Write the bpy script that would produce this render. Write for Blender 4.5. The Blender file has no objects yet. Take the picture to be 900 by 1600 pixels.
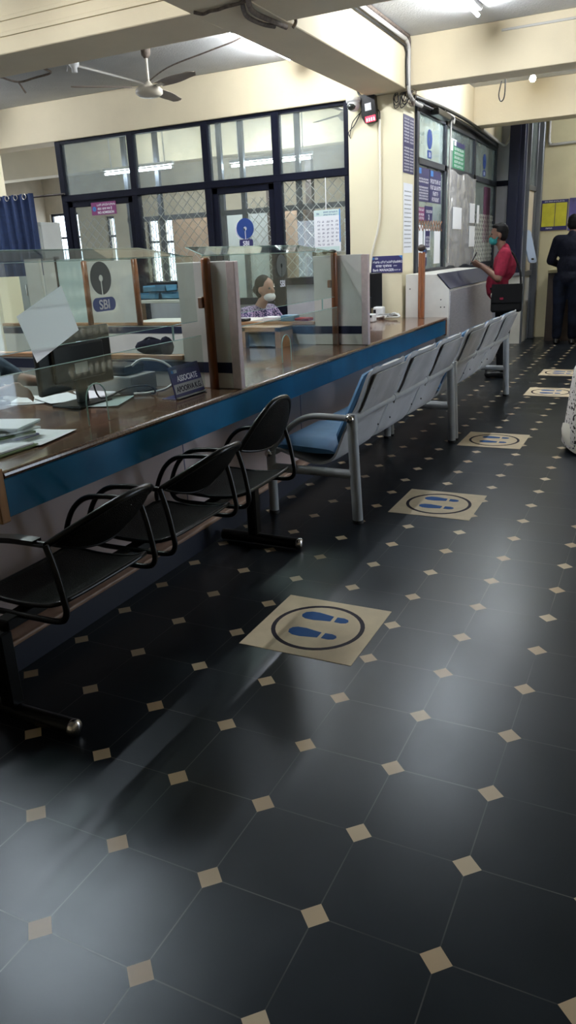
import bpy, bmesh, math, random
from mathutils import Vector, Matrix
random.seed(7)
SC = bpy.context.scene
COL = SC.collection
PI = math.pi
WM = {}                                   # object -> world matrix (authoring units)

# ------------------------------------------------------------------ materials
def mat(name, col, rough=0.6, metal=0.0, var=0.0, scale=8.0, bump=0.0, bscale=60.0, emit=None, estr=0.0, coat=0.0, spec=None, stretch=None):
    m = bpy.data.materials.new(name); m.use_nodes = True
    nt = m.node_tree; b = nt.nodes['Principled BSDF']
    b.inputs['Base Color'].default_value = (*col, 1)
    b.inputs['Roughness'].default_value = rough
    b.inputs['Metallic'].default_value = metal
    if coat: b.inputs['Coat Weight'].default_value = coat
    if spec is not None: b.inputs['Specular IOR Level'].default_value = spec
    if emit:
        b.inputs['Emission Color'].default_value = (*emit, 1); b.inputs['Emission Strength'].default_value = estr
    tc = nt.nodes.new('ShaderNodeTexCoord')
    src = tc.outputs['Object']
    if stretch:
        mp = nt.nodes.new('ShaderNodeMapping'); mp.inputs['Scale'].default_value = stretch
        nt.links.new(src, mp.inputs['Vector']); src = mp.outputs['Vector']
    if var:
        n = nt.nodes.new('ShaderNodeTexNoise'); n.inputs['Scale'].default_value = scale; n.inputs['Detail'].default_value = 6
        nt.links.new(src, n.inputs['Vector'])
        r = nt.nodes.new('ShaderNodeValToRGB')
        r.color_ramp.elements[0].position = 0.3; r.color_ramp.elements[1].position = 0.7
        r.color_ramp.elements[0].color = (*[c * (1 - var) for c in col], 1)
        r.color_ramp.elements[1].color = (*[min(1, c * (1 + var)) for c in col], 1)
        nt.links.new(n.outputs['Fac'], r.inputs['Fac']); nt.links.new(r.outputs['Color'], b.inputs['Base Color'])
    if bump:
        n2 = nt.nodes.new('ShaderNodeTexNoise'); n2.inputs['Scale'].default_value = bscale; n2.inputs['Detail'].default_value = 4
        nt.links.new(src, n2.inputs['Vector'])
        bp = nt.nodes.new('ShaderNodeBump'); bp.inputs['Strength'].default_value = bump; bp.inputs['Distance'].default_value = 0.01
        nt.links.new(n2.outputs['Fac'], bp.inputs['Height']); nt.links.new(bp.outputs['Normal'], b.inputs['Normal'])
    return m

def glass(name, tint, milk=0.0, milkcol=(0.7, 0.75, 0.72), gl=1.0, rough=0.02, milk_noise=False, bump=False, translucent=False):
    """thin sheet glass: transparent + fresnel reflection + a little dust"""
    m = bpy.data.materials.new(name); m.use_nodes = True
    nt = m.node_tree; nt.nodes.clear()
    out = nt.nodes.new('ShaderNodeOutputMaterial')
    tr = nt.nodes.new('ShaderNodeBsdfTransparent'); tr.inputs['Color'].default_value = (*tint, 1)
    g = nt.nodes.new('ShaderNodeBsdfGlossy'); g.inputs['Roughness'].default_value = rough
    f = nt.nodes.new('ShaderNodeLayerWeight'); f.inputs['Blend'].default_value = 0.5
    pw = nt.nodes.new('ShaderNodeMath'); pw.operation = 'POWER'; pw.inputs[1].default_value = 5.0
    nt.links.new(f.outputs['Facing'], pw.inputs[0])
    mu = nt.nodes.new('ShaderNodeMath'); mu.operation = 'MULTIPLY_ADD'; mu.inputs[1].default_value = 0.75 * gl; mu.inputs[2].default_value = 0.035 * gl; mu.use_clamp = True
    nt.links.new(pw.outputs[0], mu.inputs[0])
    mx = nt.nodes.new('ShaderNodeMixShader')
    nt.links.new(mu.outputs[0], mx.inputs[0])
    last = tr.outputs[0]
    if milk:
        d = nt.nodes.new('ShaderNodeBsdfDiffuse'); d.inputs['Color'].default_value = (*milkcol, 1)
        m2 = nt.nodes.new('ShaderNodeMixShader'); m2.inputs[0].default_value = milk
        dd = d
        if translucent:
            tl = nt.nodes.new('ShaderNodeBsdfTranslucent'); tl.inputs['Color'].default_value = (*milkcol, 1)
            dd = nt.nodes.new('ShaderNodeMixShader'); dd.inputs[0].default_value = 0.5
            nt.links.new(d.outputs[0], dd.inputs[1]); nt.links.new(tl.outputs[0], dd.inputs[2])
        if milk_noise:
            tc = nt.nodes.new('ShaderNodeTexCoord'); n = nt.nodes.new('ShaderNodeTexNoise'); n.inputs['Scale'].default_value = 2.5; n.inputs['Detail'].default_value = 5
            nt.links.new(tc.outputs['Object'], n.inputs['Vector'])
            mm = nt.nodes.new('ShaderNodeMath'); mm.operation = 'MULTIPLY'; mm.inputs[1].default_value = milk * 2
            nt.links.new(n.outputs['Fac'], mm.inputs[0]); nt.links.new(mm.outputs[0], m2.inputs[0])
        nt.links.new(tr.outputs[0], m2.inputs[1]); nt.links.new(dd.outputs[0], m2.inputs[2]); last = m2.outputs[0]
    nt.links.new(last, mx.inputs[1]); nt.links.new(g.outputs[0], mx.inputs[2])
    if bump:
        tc = nt.nodes.new('ShaderNodeTexCoord'); n = nt.nodes.new('ShaderNodeTexNoise'); n.inputs['Scale'].default_value = 5.0; n.inputs['Detail'].default_value = 8
        nt.links.new(tc.outputs['Object'], n.inputs['Vector'])
        b2 = nt.nodes.new('ShaderNodeBump'); b2.inputs['Strength'].default_value = 1.0; b2.inputs['Distance'].default_value = 0.06
        nt.links.new(n.outputs['Fac'], b2.inputs['Height'])
        for nd in (g, d): nt.links.new(b2.outputs['Normal'], nd.inputs['Normal'])
    nt.links.new(mx.outputs[0], out.inputs['Surface'])
    return m

def floor_mat():
    m = bpy.data.materials.new('slate_floor'); m.use_nodes = True
    nt = m.node_tree; b = nt.nodes['Principled BSDF']; L = nt.links.new
    tc = nt.nodes.new('ShaderNodeTexCoord')
    sep = nt.nodes.new('ShaderNodeSeparateXYZ'); L(tc.outputs['Object'], sep.inputs[0])
    def math_(op, a, bb=None, clamp=False):
        n = nt.nodes.new('ShaderNodeMath'); n.operation = op; n.use_clamp = clamp
        for i, v in enumerate((a, bb)):
            if v is None: continue
            if isinstance(v, (int, float)): n.inputs[i].default_value = v
            else: L(v, n.inputs[i])
        return n.outputs[0]
    ab = []; idx = []; hx = []
    for k in (0, 1):
        u = math_('DIVIDE', sep.outputs[k], 0.3)
        r = math_('ROUND', u); idx.append(r)
        ab.append(math_('ABSOLUTE', math_('SUBTRACT', u, r)))
        hx.append(math_('FLOOR', u))
    dia = math_('LESS_THAN', math_('ADD', ab[0], ab[1]), 0.128)
    joint = math_('LESS_THAN', math_('MINIMUM', ab[0], ab[1]), 0.0055)
    # per tile tone
    cmb = nt.nodes.new('ShaderNodeCombineXYZ'); L(hx[0], cmb.inputs[0]); L(hx[1], cmb.inputs[1])
    wn = nt.nodes.new('ShaderNodeTexWhiteNoise'); wn.noise_dimensions = '3D'; L(cmb.outputs[0], wn.inputs['Vector'])
    cmb2 = nt.nodes.new('ShaderNodeCombineXYZ'); L(idx[0], cmb2.inputs[0]); L(idx[1], cmb2.inputs[1]); cmb2.inputs[2].default_value = 3
    wn2 = nt.nodes.new('ShaderNodeTexWhiteNoise'); wn2.noise_dimensions = '3D'; L(cmb2.outputs[0], wn2.inputs['Vector'])
    n1 = nt.nodes.new('ShaderNodeTexNoise'); n1.inputs['Scale'].default_value = 4; n1.inputs['Detail'].default_value = 2; n1.inputs['Roughness'].default_value = 0.5
    L(tc.outputs['Object'], n1.inputs['Vector'])
    tile = nt.nodes.new('ShaderNodeValToRGB')
    tile.color_ramp.elements[0].color = (0.0045, 0.0060, 0.0082, 1); tile.color_ramp.elements[1].color = (0.0120, 0.0155, 0.0205, 1)
    L(math_('ADD', math_('MULTIPLY', n1.outputs['Fac'], 0.75), math_('MULTIPLY', wn.outputs['Value'], 0.3)), tile.inputs['Fac'])
    ins = nt.nodes.new('ShaderNodeValToRGB')
    ins.color_ramp.elements[0].color = (0.46, 0.33, 0.20, 1); ins.color_ramp.elements[1].color = (0.62, 0.51, 0.35, 1)
    L(wn2.outputs['Value'], ins.inputs['Fac'])
    def mixc(f, a, c):
        n = nt.nodes.new('ShaderNodeMix'); n.data_type = 'RGBA'
        L(f, n.inputs[0])
        for i, v in ((6, a), (7, c)):
            if isinstance(v, tuple): n.inputs[i].default_value = v
            else: L(v, n.inputs[i])
        return n.outputs[2]
    nj = nt.nodes.new('ShaderNodeTexNoise'); nj.inputs['Scale'].default_value = 2.2; L(tc.outputs['Object'], nj.inputs['Vector'])
    jf = math_('MULTIPLY', joint, math_('MULTIPLY', math_('SUBTRACT', nj.outputs['Fac'], 0.33, True), 4.0, True))
    c1 = mixc(jf, tile.outputs['Color'], (0.085, 0.085, 0.08, 1))
    c2 = mixc(dia, c1, ins.outputs['Color'])
    L(c2, b.inputs['Base Color'])
    n3 = nt.nodes.new('ShaderNodeTexNoise'); n3.inputs['Scale'].default_value = 2.0; n3.inputs['Detail'].default_value = 3; L(tc.outputs['Object'], n3.inputs['Vector'])
    mr = nt.nodes.new('ShaderNodeMapRange'); mr.inputs['To Min'].default_value = 0.285; mr.inputs['To Max'].default_value = 0.335
    mr.inputs['From Min'].default_value = 0.3; mr.inputs['From Max'].default_value = 0.7
    L(n3.outputs['Fac'], mr.inputs['Value']); L(mr.outputs[0], b.inputs['Roughness'])
    b.inputs['Specular IOR Level'].default_value = 0.31; b.inputs['Specular Tint'].default_value = (0.80, 0.92, 1.0, 1)
    return m

M = dict(
    floor=floor_mat(),
    cream=mat('cream_paint', (0.66, 0.57, 0.40), 0.7, var=0.05, scale=2.0, bump=0.15, bscale=40),
    pillar=mat('pillar_paint', (0.74, 0.67, 0.47), 0.6, var=0.04, scale=2.0),
    ceiling=mat('ceiling_plaster', (0.52, 0.52, 0.51), 0.85, var=0.05, scale=4, bump=0.5, bscale=55),
    tan=mat('tan_wall', (0.46, 0.40, 0.30), 0.8, var=0.1, scale=3),
    brownwall=mat('brown_board', (0.30, 0.20, 0.13), 0.6, var=0.15, scale=5),
    navy=mat('navy_frame', (0.004, 0.005, 0.013), 0.6, var=0.25, scale=20, spec=0.12),
    steelframe=mat('grey_frame', (0.035, 0.040, 0.052), 0.45, metal=0.2, var=0.2, scale=12, spec=0.35),
    granite=mat('brown_granite', (0.135, 0.073, 0.045), 0.16, var=0.5, scale=90, coat=0.3),
    blue=mat('blue_laminate', (0.002, 0.125, 0.26), 0.36, spec=0.3, var=0.16, scale=5),
    fascia=mat('mauve_laminate', (0.47, 0.385, 0.37), 0.4, var=0.08, scale=2),
    stepboard=mat('step_board', (0.30, 0.185, 0.125), 0.5, var=0.15, scale=14),
    kick=mat('navy_kickboard', (0.010, 0.014, 0.030), 0.45),
    oak=mat('oak_edge', (0.40, 0.19, 0.06), 0.45, var=0.2, scale=10, stretch=(4, 4, 0.5)),
    pole=mat('varnished_wood', (0.23, 0.075, 0.022), 0.35, var=0.35, scale=10, stretch=(6, 6, 0.6), coat=0.3),
    white=mat('white_laminate', (0.66, 0.65, 0.60), 0.5, var=0.07, scale=6),
    trim=mat('pinkish_trim', (0.62, 0.49, 0.47), 0.4, var=0.08, scale=30),
    navyband=mat('navy_band', (0.008, 0.011, 0.034), 0.45, spec=0.3),
    cap=mat('wood_cap', (0.36, 0.19, 0.085), 0.45, var=0.15, scale=12),
    black=mat('black_steel', (0.0035, 0.0035, 0.0035), 0.28, spec=0.3),
    mesh=mat('black_perforated', (0.0052, 0.0046, 0.004), 0.55, var=0.7, scale=9, spec=0.10, bump=0.6, bscale=230),
    chrome=mat('chrome', (0.62, 0.58, 0.55), 0.18, metal=1.0),
    greytube=mat('grey_tube', (0.30, 0.315, 0.325), 0.38, var=0.08, scale=12),
    shell=mat('grey_shell', (0.38, 0.385, 0.40), 0.42, var=0.12, scale=6),
    shellplate=mat('worn_back_plate', (0.31, 0.31, 0.32), 0.4, var=0.25, scale=5),
    rubber=mat('black_rubber', (0.01, 0.01, 0.01), 0.6),
    pad=mat('blue_fabric', (0.055, 0.155, 0.30), 0.62, var=0.1, scale=10, bump=0.2, bscale=300),
    sticker=mat('cream_sticker', (0.60, 0.50, 0.34), 0.6, var=0.07, scale=12, spec=0.2),
    ring=mat('dark_ink', (0.016, 0.012, 0.022), 0.65, spec=0.15),
    foot=mat('blue_ink', (0.012, 0.075, 0.24), 0.65, spec=0.15),
    paper=mat('white_paper', (0.78, 0.79, 0.82), 0.75),
    paper2=mat('bluish_paper', (0.55, 0.68, 0.66), 0.75),
    ink=mat('grey_ink', (0.12, 0.12, 0.2), 0.7),
    signnavy=mat('sign_navy', (0.018, 0.016, 0.10), 0.4),
    signmag=mat('sign_magenta', (0.20, 0.02, 0.13), 0.45),
    signgreen=mat('sign_green', (0.02, 0.24, 0.11), 0.45),
    signblue=mat('sign_light_blue', (0.03, 0.20, 0.55), 0.4),
    letter=mat('white_ink', (0.80, 0.80, 0.84), 0.5),
    logo=mat('logo_blue', (0.012, 0.045, 0.22), 0.4),
    silver=mat('brushed_silver', (0.46, 0.44, 0.46), 0.36, metal=0.35, var=0.1, scale=8, stretch=(1, 1, 8)),
    plasticblack=mat('black_plastic', (0.007, 0.007, 0.0075), 0.3, spec=0.35),
    screen=mat('dark_screen', (0.02, 0.022, 0.02), 0.12, coat=0.4),
    plasticgrey=mat('grey_plastic', (0.30, 0.30, 0.29), 0.5),
    plasticwhite=mat('white_plastic', (0.72, 0.72, 0.72), 0.4),
    cablew=mat('white_cable', (0.70, 0.70, 0.68), 0.45),
    cableb=mat('black_cable', (0.012, 0.011, 0.011), 0.5),
    conduit=mat('pvc_conduit', (0.46, 0.44, 0.41), 0.45),
    wiredirt=mat('dusty_wire', (0.13, 0.10, 0.08), 0.8, var=0.4, scale=30),
    conduitlight=mat('pale_conduit', (0.80, 0.76, 0.64), 0.5),
    poster=mat('muted_poster', (0.11, 0.035, 0.075), 0.6, var=0.3, scale=8),
    steellight=mat('steel_post', (0.13, 0.14, 0.155), 0.35, metal=0.4, spec=0.4),
    fan=mat('fan_enamel', (0.55, 0.50, 0.42), 0.4, var=0.08, scale=6),
    fanblade=mat('fan_blade_enamel', (0.30, 0.25, 0.21), 0.5, var=0.1, scale=6),
    curtain=mat('navy_curtain', (0.010, 0.026, 0.085), 0.75, var=0.2, scale=20),
    skin=mat('brown_skin', (0.145, 0.068, 0.042), 0.5, var=0.1, scale=20),
    skin2=mat('light_brown_skin', (0.36, 0.19, 0.13), 0.5, var=0.08, scale=20),
    hair=mat('black_hair', (0.005, 0.0045, 0.0045), 0.65, spec=0.12),
    redshirt=mat('red_shirt', (0.21, 0.018, 0.038), 0.9, var=0.2, scale=25, spec=0.1),
    trouser=mat('black_trousers', (0.006, 0.006, 0.007), 0.9, spec=0.1),
    navyshirt=mat('navy_shirt', (0.0085, 0.0095, 0.017), 0.9, var=0.4, scale=40, spec=0.1),
    jeans=mat('dark_jeans', (0.0065, 0.0085, 0.017), 0.9, var=0.9, scale=5, spec=0.1),
    maskm=mat('green_mask', (0.01, 0.20, 0.20), 0.7),
    bag=mat('black_bag', (0.005, 0.005, 0.0055), 0.8, spec=0.12),
    eye=mat('dark_eye', (0.01, 0.01, 0.01), 0.3),
    yellow=mat('yellow_paper', (0.50, 0.46, 0.03), 0.7, var=0.12, scale=10),
    purple=mat('purple_poster', (0.07, 0.06, 0.20), 0.5, var=0.5, scale=7),
    yellowwall=mat('cream_end_wall', (0.58, 0.52, 0.33), 0.7, var=0.06, scale=3),
    darkwood=mat('dark_wood', (0.035, 0.022, 0.016), 0.5, var=0.3, scale=8),
    greypanel=mat('grey_panel', (0.42, 0.42, 0.45), 0.55, var=0.06, scale=6),
    slab=mat('pale_blue_plastic', (0.34, 0.42, 0.56), 0.35),
    bubble=glass('bubble_wrap', (0.85, 0.86, 0.88), 0.55, (0.72, 0.72, 0.76), 2.2, 0.22, bump=True),
    glass=glass('screen_glass', (0.90, 0.95, 0.92), 0.025, (0.45, 0.56, 0.52), 1.2),
    glassw=glass('window_glass', (0.80, 0.85, 0.85), 0.22, (0.55, 0.60, 0.60), 1.3, milk_noise=True),
    glassl=glass('lower_window_glass', (0.86, 0.89, 0.88), 0.08, (0.5, 0.55, 0.54), 1.2),
    frost=glass('frosted_glass', (0.66, 0.72, 0.70), 0.42, (0.60, 0.68, 0.66), 1.6, 0.06, milk_noise=True, translucent=True),
    glassedge=mat('glass_edge', (0.30, 0.45, 0.40), 0.2),
    etch=mat('etched_mark', (0.12, 0.13, 0.11), 0.6),
    grille=mat('aluminium_grille', (0.62, 0.60, 0.55), 0.35, metal=0.3),
    tube=mat('lit_tube', (1, 1, 1), 0.5, emit=(0.90, 0.95, 1.0), estr=260.0),
    tubeoff=mat('tube_batten', (0.72, 0.72, 0.72), 0.5),
    led=mat('red_led', (0.6, 0.01, 0.02), 0.4, emit=(1.0, 0.03, 0.06), estr=3.0),
    ledw=mat('white_led', (0.9, 0.8, 0.8), 0.4, emit=(1.0, 0.7, 0.7), estr=3.0),
    bulb=mat('lit_bulb', (1, 1, 1), 0.4, emit=(1.0, 0.9, 0.7), estr=30.0),
    trayblue=mat('blue_tray', (0.07, 0.21, 0.34), 0.45),
    green=mat('green_folder', (0.12, 0.17, 0.06), 0.6),
    cupboard=mat('steel_cupboard', (0.48, 0.51, 0.50), 0.45, var=0.06, scale=3),
    tealshirt=mat('teal_shirt', (0.012, 0.035, 0.055), 0.85, var=0.3, scale=30),
)
# white cloth with irregular black pattern
def patterned(name, base, dark, scale, thr):
    m = mat(name, base, 0.85); nt = m.node_tree; b = nt.nodes['Principled BSDF']
    tc = nt.nodes.new('ShaderNodeTexCoord'); v = nt.nodes.new('ShaderNodeTexNoise'); v.inputs['Scale'].default_value = scale; v.inputs['Detail'].default_value = 1.5
    r = nt.nodes.new('ShaderNodeValToRGB'); r.color_ramp.interpolation = 'CONSTANT'
    r.color_ramp.elements[0].color = (*dark, 1); r.color_ramp.elements[1].color = (*base, 1); r.color_ramp.elements[1].position = thr
    nt.links.new(tc.outputs['Object'], v.inputs['Vector']); nt.links.new(v.outputs['Fac'], r.inputs['Fac']); nt.links.new(r.outputs['Color'], b.inputs['Base Color'])
    return m
M['saree'] = patterned('white_print_cloth', (0.62, 0.58, 0.54), (0.03, 0.025, 0.025), 45, 0.40)
def thin_paper(name, col):
    m = bpy.data.materials.new(name); m.use_nodes = True; nt = m.node_tree; nt.nodes.clear()
    o = nt.nodes.new('ShaderNodeOutputMaterial'); a = nt.nodes.new('ShaderNodeBsdfDiffuse'); b = nt.nodes.new('ShaderNodeBsdfTranslucent'); x = nt.nodes.new('ShaderNodeMixShader')
    a.inputs['Color'].default_value = (*col, 1); b.inputs['Color'].default_value = (*col, 1); x.inputs[0].default_value = 0.5
    nt.links.new(a.outputs[0], x.inputs[1]); nt.links.new(b.outputs[0], x.inputs[2]); nt.links.new(x.outputs[0], o.inputs['Surface']); return m
M['thinpaper'] = thin_paper('thin_white_paper', (0.93, 0.94, 0.97))
M['check'] = patterned('pink_blue_print', (0.35, 0.26, 0.40), (0.03, 0.03, 0.09), 60, 0.5)

# ------------------------------------------------------------------ mesh builder
class MB:
    def __init__(s): s.v = []; s.f = []; s.sm = []
    def add(s, vs, fs, smooth=False):
        o = len(s.v); s.v += [tuple(p) for p in vs]
        s.f += [tuple(i + o for i in f) for f in fs]; s.sm += [smooth] * len(fs)
    def bm_add(s, bm, smooth=False):
        bm.verts.index_update()
        s.add([v.co[:] for v in bm.verts], [[v.index for v in f.verts] for f in bm.faces], smooth); bm.free()
    def box(s, a, b, bev=0.0, seg=2, mtx=None, smooth=False):
        lo = [min(a[i], b[i]) for i in range(3)]; hi = [max(a[i], b[i]) for i in range(3)]
        bm = bmesh.new(); bmesh.ops.create_cube(bm, size=1)
        for v in bm.verts: v.co = Vector([(lo[i] + hi[i]) / 2 + v.co[i] * (hi[i] - lo[i]) for i in range(3)])
        if bev:
            bev = min(bev, 0.49 * min(hi[i] - lo[i] for i in range(3)))
            bmesh.ops.bevel(bm, geom=bm.edges[:], offset=bev, segments=seg, affect='EDGES', profile=0.5)
        if mtx: bmesh.ops.transform(bm, matrix=mtx, verts=bm.verts)
        s.bm_add(bm, smooth); return s
    def tube(s, pts, r, n=10, caps=True, closed=False):
        P = [Vector(p) for p in pts]; k = len(P)
        rs = r if isinstance(r, (list, tuple)) else [r] * k
        tang = []
        for i in range(k):
            if closed: t = P[(i + 1) % k] - P[i - 1]
            else: t = P[min(i + 1, k - 1)] - P[max(i - 1, 0)]
            tang.append(t.normalized() if t.length > 1e-9 else Vector((0, 0, 1)))
        up = Vector((0, 0, 1)) if abs(tang[0].z) < 0.9 else Vector((1, 0, 0))
        nrm = (up - tang[0] * up.dot(tang[0])).normalized()
        vs = []
        for i in range(k):
            nrm = (nrm - tang[i] * nrm.dot(tang[i]))
            nrm = nrm.normalized() if nrm.length > 1e-6 else tang[i].orthogonal().normalized()
            bi = tang[i].cross(nrm)
            for j in range(n):
                a = 2 * PI * j / n
                vs.append(P[i] + (nrm * math.cos(a) + bi * math.sin(a)) * rs[i])
        fs = []
        for i in range(k if closed else k - 1):
            for j in range(n):
                a, b2 = i * n + j, i * n + (j + 1) % n; c, d = ((i + 1) % k) * n + (j + 1) % n, ((i + 1) % k) * n + j
                fs.append((a, b2, c, d))
        s.add(vs, fs, True)
        if caps and not closed:
            s.add(vs[:n][::-1], [tuple(range(n))]); s.add(vs[-n:], [tuple(range(n))])
        return s
    def cyl(s, a, b, r, n=16, r2=None):
        return s.tube([a, b], [r, r if r2 is None else r2], n)
    def ball(s, c, r, mtx=None, sub=2):
        bm = bmesh.new(); bmesh.ops.create_icosphere(bm, subdivisions=sub, radius=1)
        rr = r if isinstance(r, (tuple, list)) else (r, r, r)
        for v in bm.verts:
            p = Vector([v.co[i] * rr[i] for i in range(3)])
            if mtx: p = mtx @ p
            v.co = p + Vector(c)
        s.bm_add(bm, True); return s
    def lathe(s, prof, c=(0, 0, 0), n=20, axis='z'):
        vs = []; k = len(prof)
        for (r, h) in prof:
            for j in range(n):
                a = 2 * PI * j / n; x, y = r * math.cos(a), r * math.sin(a)
                p = (x, y, h) if axis == 'z' else ((h, x, y) if axis == 'x' else (y, h, x))
                vs.append(tuple(p[i] + c[i] for i in range(3)))
        fs = []
        for i in range(k - 1):
            for j in range(n): fs.append((i * n + j, i * n + (j + 1) % n, (i + 1) * n + (j + 1) % n, (i + 1) * n + j))
        fs.append(tuple(range(n))[::-1]); fs.append(tuple((k - 1) * n + j for j in range(n)))
        s.add(vs, fs, True); return s
    def prism(s, poly, fr, n0, n1, smooth=False):
        """extrude a 2-D outline in frame fr from n0 to n1"""
        k = len(poly)
        vs = [fr(u, v, n0) for u, v in poly] + [fr(u, v, n1) for u, v in poly]
        fs = [tuple(range(k))[::-1], tuple(range(k, 2 * k))] + [(i, (i + 1) % k, k + (i + 1) % k, k + i) for i in range(k)]
        s.add(vs, fs, smooth); return s
    def grid(s, rows, smooth=True, thick=0.0):
        """rows: list of lists of points; optional thickness along normals"""
        R, Cn = len(rows), len(rows[0])
        P = [[Vector(p) for p in r] for r in rows]
        fs = [(i * Cn + j, i * Cn + j + 1, (i + 1) * Cn + j + 1, (i + 1) * Cn + j) for i in range(R - 1) for j in range(Cn - 1)]
        if not thick:
            s.add([p for r in P for p in r], fs, smooth); return s
        N = [[None] * Cn for _ in range(R)]
        for i in range(R):
            for j in range(Cn):
                du = P[i][min(j + 1, Cn - 1)] - P[i][max(j - 1, 0)]; dv = P[min(i + 1, R - 1)][j] - P[max(i - 1, 0)][j]
                nn = du.cross(dv); N[i][j] = nn.normalized() if nn.length > 1e-12 else Vector((0, 0, 1))
        a = [P[i][j] + N[i][j] * thick / 2 for i in range(R) for j in range(Cn)]
        b = [P[i][j] - N[i][j] * thick / 2 for i in range(R) for j in range(Cn)]
        o = R * Cn
        F = fs + [tuple(q + o for q in f[::-1]) for f in fs]
        ring = [(0, j) for j in range(Cn)] + [(i, Cn - 1) for i in range(1, R)] + [(R - 1, j) for j in range(Cn - 2, -1, -1)] + [(i, 0) for i in range(R - 2, 0, -1)]
        ids = [i * Cn + j for i, j in ring]
        s.add(a + b, F, smooth); ab = a + b
        for q in range(len(ids)):
            u, w = ids[q], ids[(q + 1) % len(ids)]; s.add([ab[w], ab[u], ab[u + o], ab[w + o]], [(0, 1, 2, 3)])
        return s
    def mesh(s, name, m):
        me = bpy.data.meshes.new(name); me.from_pydata(s.v, [], s.f); me.update()
        bm = bmesh.new(); bm.from_mesh(me); bmesh.ops.recalc_face_normals(bm, faces=bm.faces); bm.to_mesh(me); bm.free()
        me.polygons.foreach_set('use_smooth', s.sm); me.materials.append(m); return me
    def build(s, name, m, parent=None):
        return link(name, s.mesh(name, m), parent)

def link(name, me, parent=None):
    o = bpy.data.objects.new(name, me); COL.objects.link(o)
    if parent is not None:
        o.parent = parent; W = WM[parent]
        me.transform(W.inverted()); WM[o] = W
    else: WM[o] = Matrix.Identity(4)
    return o

def tag(o, label=None, cat=None, group=None, kind=None):
    if label: o['label'] = label
    if cat: o['category'] = cat
    if group: o['group'] = group
    if kind: o['kind'] = kind
    return o
def thing(name, label, cat, loc=(0, 0, 0), group=None, rz=0.0, kind=None):
    o = bpy.data.objects.new(name, None); COL.objects.link(o); o.empty_display_size = 0.1
    o.location = loc; o.rotation_euler = (0, 0, rz)
    WM[o] = Matrix.Translation(loc) @ Matrix.Rotation(rz, 4, 'Z')
    return tag(o, label, cat, group, kind)
def struct(name, mb, m, parent=None):
    o = mb.build(name, m, parent)
    if parent is None: o['kind'] = 'structure'
    return o
def dup(root, loc=None, rz=None, label=None):
    def cp(o, par):
        c = o.copy(); COL.objects.link(c); c.parent = par
        for ch in list(o.children): cp(ch, c)
        return c
    r = cp(root, None)
    if loc is not None: r.location = loc
    if rz is not None: r.rotation_euler = (0, 0, rz)
    if label: r['label'] = label
    return r

class Frame:
    def __init__(s, O, U, V):
        s.O = Vector(O); s.U = Vector(U).normalized(); s.V = Vector(V).normalized(); s.N = s.U.cross(s.V)
    def __call__(s, u, v, n=0.0): return s.O + s.U * u + s.V * v + s.N * n
    def mtx(s):
        return Matrix(((s.U.x, s.V.x, s.N.x, s.O.x), (s.U.y, s.V.y, s.N.y, s.O.y), (s.U.z, s.V.z, s.N.z, s.O.z), (0, 0, 0, 1)))
    def box(s, mb, u0, u1, v0, v1, n0, n1, bev=0.0):
        mb.box((u0, v0, n0), (u1, v1, n1), bev, mtx=s.mtx()); return mb
def wall_y(x, y, z): return Frame((x, y, z), (1, 0, 0), (0, 0, 1))      # seen from smaller y
def wall_x(x, y, z): return Frame((x, y, z), (0, 1, 0), (0, 0, 1))      # seen from larger x

def text(body, fr, u, v, n, size, m, parent, sx=1.0, align='LEFT', name='lettering', ext=0.0006, bold=0.0):
    cu = bpy.data.curves.new('t', 'FONT'); cu.body = body; cu.size = size; cu.align_x = align; cu.extrude = ext; cu.offset = bold
    ob = bpy.data.objects.new('t', cu); COL.objects.link(ob)
    me = bpy.data.meshes.new_from_object(ob.evaluated_get(bpy.context.evaluated_depsgraph_get()))
    bpy.data.objects.remove(ob); bpy.data.curves.remove(cu)
    me.name = name
    me.transform(fr.mtx() @ Matrix.Translation((u, v, n)) @ Matrix.Diagonal((sx, 1, 1, 1)))
    me.materials.clear(); me.materials.append(m)
    return link(name, me, parent)
def scribble(mb, fr, u0, u1, v, h, n=0.001, dens=1.0):
    """one line of writing too small to read in the photograph: irregular strokes"""
    u = u0
    while u < u1 - h * 0.3:
        wl = min(random.uniform(1.4, 4.2) * h, u1 - u); e = u + wl
        while u < e - 0.1 * h:
            w = random.uniform(0.28, 0.5) * h
            k = random.random()
            if k < 0.4: fr.box(mb, u, u + w * 0.34, v, v + h * random.uniform(0.75, 1), n, n + 0.0006); fr.box(mb, u, u + w, v + h * 0.72, v + h * 0.92, n, n + 0.0006)
            elif k < 0.7: fr.box(mb, u, u + w, v, v + h * 0.26, n, n + 0.0006); fr.box(mb, u + w * 0.6, u + w, v, v + h * 0.9, n, n + 0.0006)
            else: fr.box(mb, u, u + w, v + h * 0.35, v + h * 0.62, n, n + 0.0006); fr.box(mb, u + w * 0.1, u + w * 0.45, v, v + h, n, n + 0.0006)
            u += w + 0.12 * h
        u += 0.35 * h
def keyhole(r, slot=0.12, hole=0.2, n=28):
    """disc with a keyhole cut: round hole in the middle, slot to the rim"""
    a0 = math.asin(slot / 2); pts = []
    for i in range(n + 1):
        a = -PI / 2 + a0 + (2 * PI - 2 * a0) * i / n; pts.append((r * math.cos(a), r * math.sin(a)))
    b0 = math.asin(slot / 2 / hole)
    for i in range(13):
        a = -PI / 2 - b0 - (2 * PI - 2 * b0) * i / 12; pts.append((r * hole * math.cos(a), r * hole * math.sin(a)))
    return pts
def rrect(w, h, r, n=5):
    pts = []
    for cx, cy, a in ((w / 2 - r, h / 2 - r, 0), (-w / 2 + r, h / 2 - r, 90), (-w / 2 + r, -h / 2 + r, 180), (w / 2 - r, -h / 2 + r, 270)):
        for i in range(n + 1):
            t = math.radians(a + 90 * i / n); pts.append((cx + r * math.cos(t), cy + r * math.sin(t)))
    return pts
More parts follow.
